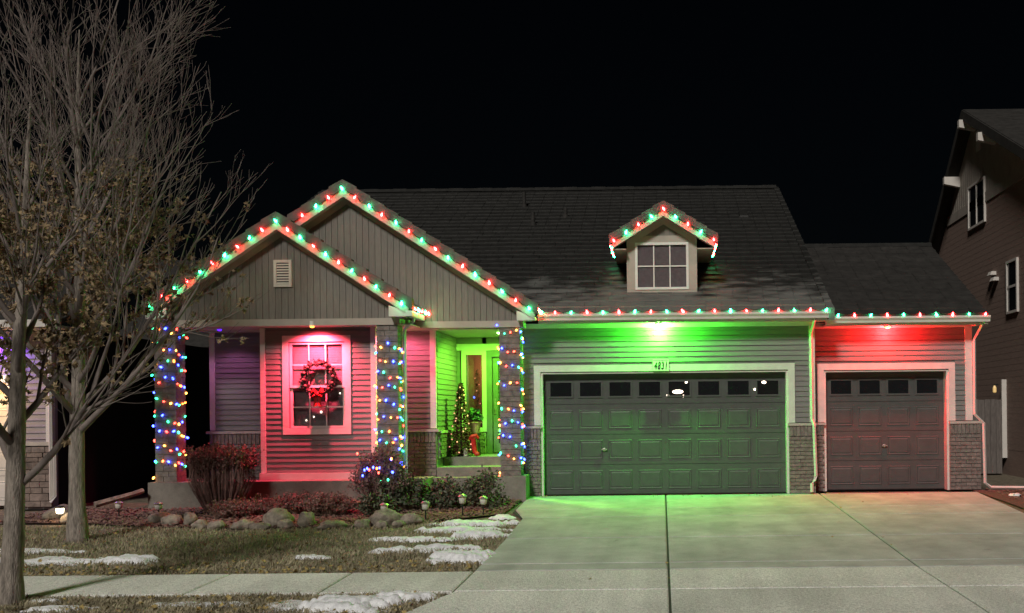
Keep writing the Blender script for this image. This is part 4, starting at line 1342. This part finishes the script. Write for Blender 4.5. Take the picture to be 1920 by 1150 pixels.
gl8 = thing('painted_window_reflection', 'two glowing dots standing for reflections in the last window of the double garage door', 'lamp', (2.0, .15, 2.05))
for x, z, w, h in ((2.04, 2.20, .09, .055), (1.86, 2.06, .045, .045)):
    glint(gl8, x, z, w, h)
# ------------------------------------------------------------------ shrubs
def twiggy_shrub(label, cx, cy, rx, ry, h, seed, n=260, leaves=4200, boxy=True, m1='redtwig', m2='redleaf', base_r=.16):
    rr = random.Random(seed)
    z0 = lz(cy) + .03
    t = thing('shrub', label, 'shrub', (cx, cy, z0))
    b = MB()
    tips = []
    for k in range(n):
        a, q = rr.uniform(0, 6.283), rr.random() ** .5
        ex, ey = math.cos(a) * q, math.sin(a) * q
        if boxy:
            ex = max(-1, min(1, ex * 1.25)); ey = max(-1, min(1, ey * 1.25))
            top = h * rr.uniform(.82, 1.0)
        else:
            top = h * (1 - .45 * q * q) * rr.uniform(.8, 1.0)
        p0 = Vector((cx + ex * base_r * rx, cy + ey * base_r * ry, z0))
        p3 = Vector((cx + ex * rx, cy + ey * ry, z0 + top * (1 if boxy else rr.uniform(.55, 1))))
        pm = p0.lerp(p3, .5) + Vector((ex * rx * .25, ey * ry * .25, top * .05)) + Vector((rr.gauss(0, .03), rr.gauss(0, .03), 0))
        b.tube([p0, p0.lerp(pm, .6), pm, pm.lerp(p3, .55) + Vector((rr.gauss(0, .02), rr.gauss(0, .02), 0)), p3], [.011, .008, .006, .004, .002], 3, False)
        for _ in range(3):
            f = rr.uniform(.5, 1)
            p = pm.lerp(p3, f)
            e = p + Vector((rr.gauss(0, .09), rr.gauss(0, .09), rr.uniform(.02, .14)))
            b.tube([p, e], [.004, .0015], 3, False)
            tips.append((p, e))
    b.build('stems', m1, t)
    l = MB()
    for k in range(leaves):
        p, e = rr.choice(tips)
        leaf_shape(l, p.lerp(e, rr.uniform(.2, 1.1)) + Vector((rr.gauss(0, .02), rr.gauss(0, .02), rr.gauss(0, .02))), rr.uniform(.022, .045), Euler((rr.uniform(-1.5, 1.5), rr.uniform(-1.5, 1.5), rr.uniform(0, 6.3))).to_matrix(), .4)
    o = l.build('foliage', m2, t)
    return t
def leafy_shrub(label, cx, cy, rx, ry, h, seed, n=1700, m='evergreen', ls=(.035, .065), name='evergreen_shrub'):
    rr = random.Random(seed)
    z0 = lz(cy) + .03
    t = thing(name, label, 'shrub', (cx, cy, z0))
    b = MB()
    ends = []
    for k in range(70):
        a, e = rr.uniform(0, 6.283), math.asin(rr.uniform(.02, 1))
        f = .8 + .3 * noise.noise(Vector((math.cos(a) * 1.7 + seed, math.sin(a) * 1.7, e * 2)))
        p3 = Vector((cx + math.cos(a) * math.cos(e) * rx * f, cy + math.sin(a) * math.cos(e) * ry * f, z0 + .05 + math.sin(e) * h * f))
        p0 = Vector((cx + math.cos(a) * .05, cy + math.sin(a) * .05, z0))
        pm = p0.lerp(p3, .5) + Vector((rr.gauss(0, .03), rr.gauss(0, .03), .05))
        b.tube([p0, pm, p3], [.012, .007, .003], 4, False)
        ends.append((p0, pm, p3))
    b.build('stems', 'brownbush', t)
    l = MB()
    for k in range(n):
        p0, pm, p3 = rr.choice(ends)
        p = pm.lerp(p3, rr.random() ** .6 * 1.05) + Vector((rr.gauss(0, .045), rr.gauss(0, .045), rr.gauss(0, .045)))
        s_ = rr.uniform(*ls)
        rot = Euler((rr.uniform(-1.4, 1.4), rr.uniform(-1.4, 1.4), rr.uniform(0, 6.3))).to_matrix()
        v = [Vector((0, -.6, 0)), Vector((.3, -.1, .08)), Vector((.22, .35, .04)), Vector((0, .7, -.06)), Vector((-.22, .35, .04)), Vector((-.3, -.1, .08))]
        l.add([p + rot @ (q * s_) for q in v], [(0, 1, 2, 3), (0, 3, 4, 5)])
    l.build('foliage', m, t)
    return t
twiggy_shrub('square clipped russet twig shrub in front of the left porch wall', -7.84, -1.98, .50, .36, 1.13, 21, 340, 6500, base_r=.5)
sh2 = twiggy_shrub('rounded russet shrub with string lights at the foot of the middle column', -5.00, -1.98,   .50, .36, 1.34, 22, 300, 5600, False)
leafy_shrub('broad dark evergreen shrub right of the lit russet shrub', -4.52, -1.95, .55, .40, .72, 31)
leafy_shrub('dark evergreen shrub in the middle of the row before the entry steps', -3.92, -1.75, .40, .38, .62, 32, 1300)
leafy_shrub('rounded dark evergreen shrub next to the driveway by the column pedestal', -3.22, -1.70, .46, .40, .74, 33)
leafy_shrub('low dark evergreen shrub below the lit russet shrub', -4.95, -2.55, .42, .33, .40, 34, 1000)
bsh = [(-6.85, -2.35, .42, .3, .30, 'withered brown perennial clump under the window, nearest the russet square shrub'),
       (-6.30, -2.25, .40, .3, .36, 'withered brown perennial clump under the middle of the wreath window'),
       (-5.75, -2.55, .40, .3, .40, 'withered brown perennial clump left of the low evergreen shrub'),
       (-7.35, -2.75, .35, .3, .28, 'withered brown perennial clump at the left end of the boulder row')]
for i, (x, y, rx, ry, h, lab) in enumerate(bsh):
    twiggy_shrub(lab, x, y, rx, ry, h, 40 + i, 140, 1300, False, 'brownbush', 'redleaf', .5)
# lights in the round shrub
ss = thing('shrub_light_string', 'blue red and white bulbs scattered in the rounded russet shrub', 'string lights', (-5.0, -2.3, .6))
rr = random.Random(5)
sp_ = [(-5.05 + rr.uniform(-.30, .34), -2.33 + rr.uniform(-.03, .05), rr.uniform(.42, .78) + .1 * (i % 3)) for i in range(15)]
MB().tube(sp_, .003, 3).build('wire', 'wire', ss)
for i, p in enumerate(sp_):
    inst('bulb', MESH_MINI[('blue', 'blue', 'red', 'green', 'blue', 'orange')[i % 6]], ss, p, scale=(1.1,) * 3)

# ------------------------------------------------------------------ boulders
def boulder(cx, cy, rx, ry, rz, seed, label):
    rr = random.Random(seed)
    z0 = lz(cy) + .02
    n, m_ = 18, 11
    b = MB()
    vv = []
    ang = rr.uniform(0, 6.28)
    for j in range(m_ + 1):
        ph = -math.pi / 2 + math.pi * j / m_
        for i in range(n):
            a = 2 * math.pi * i / n
            d = Vector((math.cos(a) * math.cos(ph), math.sin(a) * math.cos(ph), math.sin(ph)))
            f = 1 + .3 * noise.noise(d * 1.4 + Vector((seed * 3.1, 0, 0))) + .13 * noise.noise(d * 3.6 + Vector((seed, 5, 0)))
            ca, sa = math.cos(ang * .2), math.sin(ang * .2)
            x, y, z = d.x * rx * f, d.y * ry * f, d.z * rz * f
            vv.append((cx + x * ca - y * sa, cy + x * sa + y * ca, z0 + rz * .45 + z))
    for j in range(m_):
        for i in range(n):
            b.f.append((j * n + i, j * n + (i + 1) % n, (j + 1) * n + (i + 1) % n, (j + 1) * n + i))
    b.v = vv
    o = b.build('boulder', 'rock', None, True)
    return tag(o, label, 'boulder', 'boulders edging the planting bed')
# px along the bed edge -> positions, left to right
bl_ = [(-8.05, -3.5, .17, .14, .13, 'dark boulder at the far left of the bed edge under the square shrub'),
       (-7.72, -3.55, .11, .14, .15, 'upright tan boulder near the left of the bed edge'),
       (-7.42, -3.85, .15, .12, .09, 'small flat boulder third from left on the bed edge'),
       (-7.14, -3.92, .15, .12, .085, 'low grey boulder fourth from left on the bed edge'),
       (-6.70, -3.95, .19, .13, .09, 'long low tan boulder left of the tall pale boulder'),
       (-6.22, -3.72, .22, .17, .19, 'tall pale rounded boulder, largest of the row'),
       (-6.40, -4.05, .16, .10, .07, 'small flat stone in front of the tall pale boulder'),
       (-6.02, -3.98, .13, .11, .10, 'small round stone touching the right of the tall pale boulder'),
       (-5.72, -3.85, .14, .13, .17, 'upright tan boulder just right of the tall pale boulder'),
       (-5.25, -4.02, .27, .14, .08, 'long flat reddish boulder in the middle of the row'),
       (-4.78, -3.98, .16, .12, .09, 'low pale oval boulder before the wide domed boulder'),
       (-4.50, -3.66, .26, .18, .16, 'wide domed grey boulder near the right of the row'),
       (-4.48, -3.98, .09, .08, .07, 'small pebble boulder below the wide domed boulder'),
       (-4.10, -3.55, .20, .15, .11, 'low grey boulder at the right end of the row'),
       (-4.24, -3.86, .12, .09, .06, 'flat stone on the grass edge near the path lamps'),
       (-5.72, -1.78, .28, .16, .15, 'pale boulder lying back against the foundation under the window'),
       (-6.05, -1.75, .17, .13, .13, 'small pale boulder back against the foundation under the window'),
       (-9.95, -3.0, .20, .14, .12, 'orange lit boulder beside the glowing path lamp'),
       (-10.35, -2.6, .30, .2, .16, 'grey boulder left of the porch corner behind the glowing lamp'),
       (-8.35, -3.25, .24, .13, .12, 'slanted tan boulder left of the bed near the dark path lamp')]
for i, b_ in enumerate(bl_):
    boulder(*b_[:5], 60 + i, b_[5])
lg = MB().tube([(-10.0, -2.2, .10), (-9.55, -1.75, .25), (-9.44, -1.6, .30)], [.06, .05, .05], 6)
tag(lg.build('timber_edging', 'rock'), 'pale sloping timber edging left of the porch foundation', 'edging')

# ------------------------------------------------------------------ path lamps
def path_lamp(x, y, label, lit=False, h=.30):
    z0 = lz(y) + .02
    t = thing('path_lamp', label, 'path lamp', (x, y, z0), 'solar path lamps along the bed')
    MB().lathe([(.004, -.03), (.012, 0), (.012, h * .55)], (x, y, z0), 8).build('stake', 'black', t)
    MB().lathe([(.030, h * .55), (.055, h * .60), (.062, h * .82), (.058, h * .86)], (x, y, z0), 12).build('lens', 'solar' if lit else 'ntrim', t, True)
    MB().lathe([(.075, h * .86), (.078, h * .89), (.05, h * .97), (.012, h)], (x, y, z0), 12).build('cap', 'black' if lit else 'metal', t)
    if lit:
        lamp('glow', 'POINT', (x, y - .12, z0 + h * .7), 2.2, (1, .66, .32), t, size=.04)
    return t
path_lamp(-3.92, -3.35, 'unlit round path lamp by the snow, second from the driveway', h=.34)
path_lamp(-3.07, -2.7, 'unlit path lamp nearest the driveway', h=.34)
path_lamp(-4.63, -3.25, 'unlit path lamp third from the driveway', h=.30)
path_lamp(-3.42, -2.75, 'unlit path lamp between the two evergreen shrubs', h=.38)
path_lamp(-8.62, -2.75, 'unlit dark capped path lamp below the porch slab')
path_lamp(-9.40, -2.55, 'unlit white globe path lamp at the porch corner')
path_lamp(-10.08, -3.15, 'glowing path lamp beside the orange lit boulder', True)

# ------------------------------------------------------------------ snow
def snow(cx, cy, rx, ry, h, seed, label, on=lz):
    """ragged crust: a lumpy height field kept only where its mask is positive"""
    n, m_ = 110, 44
    b = MB()
    idx = {}
    def msk(x, y):
        u, v = (x - cx) / rx, (y - cy) / ry
        e = .82 - math.hypot(u, v) ** 1.6
        e += .75 * noise.noise(Vector((x * 2.2, y * 4.5, seed))) + .5 * noise.noise(Vector((x * 6, y * 11, seed + 9))) + .2 * noise.noise(Vector((x * 17, y * 24, seed + 5)))
        return e
    def vert(i, j):
        if (i, j) in idx: return idx[(i, j)]
        x = cx + rx * 1.45 * (2 * i / n - 1)
        y = cy + ry * 1.6 * (2 * j / m_ - 1)
        e = msk(x, y)
        k = max(0, min(1, e * 1.9))
        lump = .72 + .55 * abs(noise.noise(Vector((x * 3.5, y * 6, seed + 2)))) + .18 * noise.noise(Vector((x * 15, y * 19, seed + 3)))
        z = on(y) + .012 + h * .95 * (k ** 1.1) * lump if e > 0 else on(y) - .005
        idx[(i, j)] = len(b.v)
        b.v.append((x, y, z))
        return idx[(i, j)]
    for i in range(n):
        for j in range(m_):
            x = cx + rx * 1.45 * (2 * (i + .5) / n - 1)
            y = cy + ry * 1.6 * (2 * (j + .5) / m_ - 1)
            if msk(x, y) > -.03:
                b.f.append((vert(i, j), vert(i + 1, j), vert(i + 1, j + 1), vert(i, j + 1)))
    o = b.build('snow_patch', 'snow', None, True)
    return tag(o, label, 'snow', 'melting snow patches')
sn = [(-3.05, -3.75, .75, .28, .085, 'highest snow patch along the driveway, below the evergreen shrubs'),
      (-2.68, -2.95, .22, .16, .07, 'small green tinted snow lump at the top of the driveway edge'),
      (-3.25, -4.45, .85, .20, .07, 'long thin snow patch second from top along the driveway'),
      (-2.75, -5.05, .42, .30, .10, 'rounded snow lump against the driveway edge halfway down'),
      (-3.55, -5.30, .75, .17, .055, 'thin snow streak on the lawn left of the rounded lump'),
      (-3.25, -6.25, .95, .24, .075, 'wide low snow patch crossing the lawn toward the driveway'),
      (-2.62, -7.05, .45, .40, .12, 'bright thick snow lump at the lowest corner by the driveway'),
      (-4.62, -6.80, .32, .11, .04, 'small separate snow bit left of the wide low patch'),
      (-7.05, -6.95, .62, .22, .085, 'lumpy snow patch on the lawn right of the second tree'),
      (-8.25, -6.90, .95, .30, .045, 'thin grey snow sheet between the two tree trunks'),
      (-8.9, -6.0, .8, .2, .03, 'thin snow film beside the foot of the second tree'),
      (-3.20, -10.05, .52, .55, .12, 'brilliant white snow heap on the verge by the apron'),
      (-2.72, -9.62, .40, .18, .09, 'thin bright snow tongue reaching the sidewalk corner'),
      (-3.85, -10.0, .38, .30, .04, 'grey thin snow left of the brilliant heap on the verge'),
      (-4.8, -9.85, .6, .12, .03, 'thin snow streak along the verge edge of the sidewalk'),
      (-6.15, -10.05, .42, .12, .045, 'snow bits on the verge right of the near trunk'),
      (-6.62, -9.6, .2, .09, .035, 'tiny snow crust beside the foot of the near trunk'),
      (6.75, -.55, .14, .12, .06, 'small snow lump at the foot of the right brick pier'),
      (6.98, -1.1, .26, .16, .07, 'snow lump in the side bed below the white drain pipe'),
      (7.25, -2.2, .40, .24, .09, 'snow lump at the right edge beside the driveway')]
for i, s_ in enumerate(sn):
    snow(*s_[:5], 3 + i * 1.7, s_[5])

# ------------------------------------------------------------------ trees
def tree(label, x, y, h, r0, seed, nscaf, spread, leaf_n, trunk_lean=(0, 0), zfork=1.5, bias=(0, 0), leafz=(1.5, 4.6)):
    rr = random.Random(seed)
    z0 = lz(y)
    t = thing('maple_tree', label, 'tree', (x, y, z0), 'leafless maples on the lawn')
    B0 = Vector((x, y, z0 - .05))
    tp = []
    tr = []
    N = 14
    for i in range(N + 1):
        f = i / N
        tp.append(B0 + Vector((trunk_lean[0] * f + .05 * noise.noise(Vector((seed, f * 3, 0))), trunk_lean[1] * f + .05 * noise.noise(Vector((seed, f * 3, 9))), h * .93 * f)))
        tr.append(r0 * ((1 - f) ** .8 * .93 + .06) * (1.35 if i == 0 else 1))
    tk = MB().tube([tp[i // 4].lerp(tp[min(N, i // 4 + 1)], (i % 4) / 4) for i in range(4 * N + 1)], [tr[i // 4] + (tr[min(N, i // 4 + 1)] - tr[i // 4]) * (i % 4) / 4 for i in range(4 * N + 1)], 20)
    tv = []
    for vx, vy, vz in tk.v:                     # ridged bark
        f = (vz - B0.z) / (h * .93) * N
        c = tp[max(0, min(N, int(f)))]
        a = math.atan2(vy - c.y, vx - c.x)
        k_ = 1 + .10 * noise.noise(Vector((math.cos(a) * 4, math.sin(a) * 4, vz * 1.2 + seed))) + .06 * noise.noise(Vector((math.cos(a) * 9, math.sin(a) * 9, vz * 5)))
        tv.append((c.x + (vx - c.x) * k_, c.y + (vy - c.y) * k_, vz))
    tk.v = tv
    tk.build('trunk', 'bark', t, True)
    br = MB()
    twigs = []
    def grow(p, d, L, r, lev, up):
        n = (9, 7, 5, 4)[lev]
        pts, rad = [p], [r]
        d = d.normalized()
        for i in range(n):
            d = (d + Vector((rr.gauss(0, .06), rr.gauss(0, .06), rr.gauss(0, .04) + up)) * (1.0 if lev < 2 else 1.3)).normalized()
            p = p + d * (L / n)
            pts.append(p)
            rad.append(max(.0028, r * (1 - .86 * (i + 1) / n)))
        br.tube(pts, rad, (6, 5, 4, 3)[lev], False)
        twigs.append((lev, pts))
        if lev < 3:
            k = (8, 5, 2)[lev]
            for c in range(k):
                f = rr.uniform(.18, .95)
                i = min(n - 1, int(f * n))
                q = pts[i].lerp(pts[i + 1], f * n - i)
                dd = (pts[i + 1] - pts[i]).normalized()
                ax = Vector((rr.gauss(0, 1), rr.gauss(0, 1), rr.gauss(0, .5))).normalized()
                nd = (dd + ax.cross(dd).normalized() * rr.uniform(.35, .75)).normalized()
                grow(q, nd, L * rr.uniform(.36, .66) * (1.1 - .45 * f), max(.004, rad[i] * .55), lev + 1, (.07, .06, .05)[lev])
    for s_ in range(nscaf):
        f = (s_ + .5) / nscaf
        zz = zfork + (h * .80 - zfork) * f ** 1.15
        ff_ = zz / (h * .93)
        i = min(N - 1, int(ff_ * N))
        p = tp[i].lerp(tp[i + 1], ff_ * N - i)
        a = s_ * 2.399 + rr.uniform(-.4, .4)
        d = Vector((math.cos(a) + bias[0], math.sin(a) + bias[1], .75 + .8 * f))
        L = spread * (1.15 - .5 * f) * rr.uniform(.85, 1.15)
        grow(p, d, L, r0 * (.42 - .22 * f), 0, .075)
    br.build('branches', 'twig', t, True)
    lv_ = MB()
    cand = [(lev, p) for lev, p in twigs if lev >= 1 and leafz[0] < p[-1].z < leafz[1]]
    k = 0
    while k < leaf_n and cand:
        lev, p = rr.choice(cand)
        i = rr.randrange(1, len(p))
        c = p[i] + Vector((rr.gauss(0, .04), rr.gauss(0, .04), -.03))
        wgt = math.exp(-((c.z - (leafz[0] + .40 * (leafz[1] - leafz[0]))) / (.45 * (leafz[1] - leafz[0]))) ** 2) * math.exp(-((c.x - x) ** 2 + (c.y - y) ** 2) / (spread * .46) ** 2)
        if c.x > x + .36 * spread and rr.random() < .85: wgt = 0
        if rr.random() > wgt:
            k += .15
            continue
        for _ in range(rr.randrange(2, 5)):
            leaf_shape(lv_, c + Vector((rr.gauss(0, .04), rr.gauss(0, .04), rr.gauss(0, .04))), rr.uniform(.04, .085), Euler((rr.uniform(.3, 2.8), rr.uniform(-1.3, 1.3), rr.uniform(0, 6.3))).to_matrix(), rr.choice((-1, 1)) * rr.uniform(.5, 2.2))
            k += 1
    lv_.build('dry_leaves', 'dryleaf', t)['kind'] = 'stuff'
    return t
tree('maple with pale lower trunk standing on the verge at the left edge', -6.93, -9.7, 5.8, .115, 2, 13, 1.9, 1900, (.22, .1), 1.2, (-.1, 0), (1.2, 4.2))
tree('taller bare maple on the lawn just left of the porch', -8.72, -5.1, 8.3, .125, 4, 27, 3.7, 5600, (.05, .1), 1.6, (.12, -.1), (1.4, 5.4))

for o in bpy.data.objects:
    if '_base' in o:
        del o['_base']
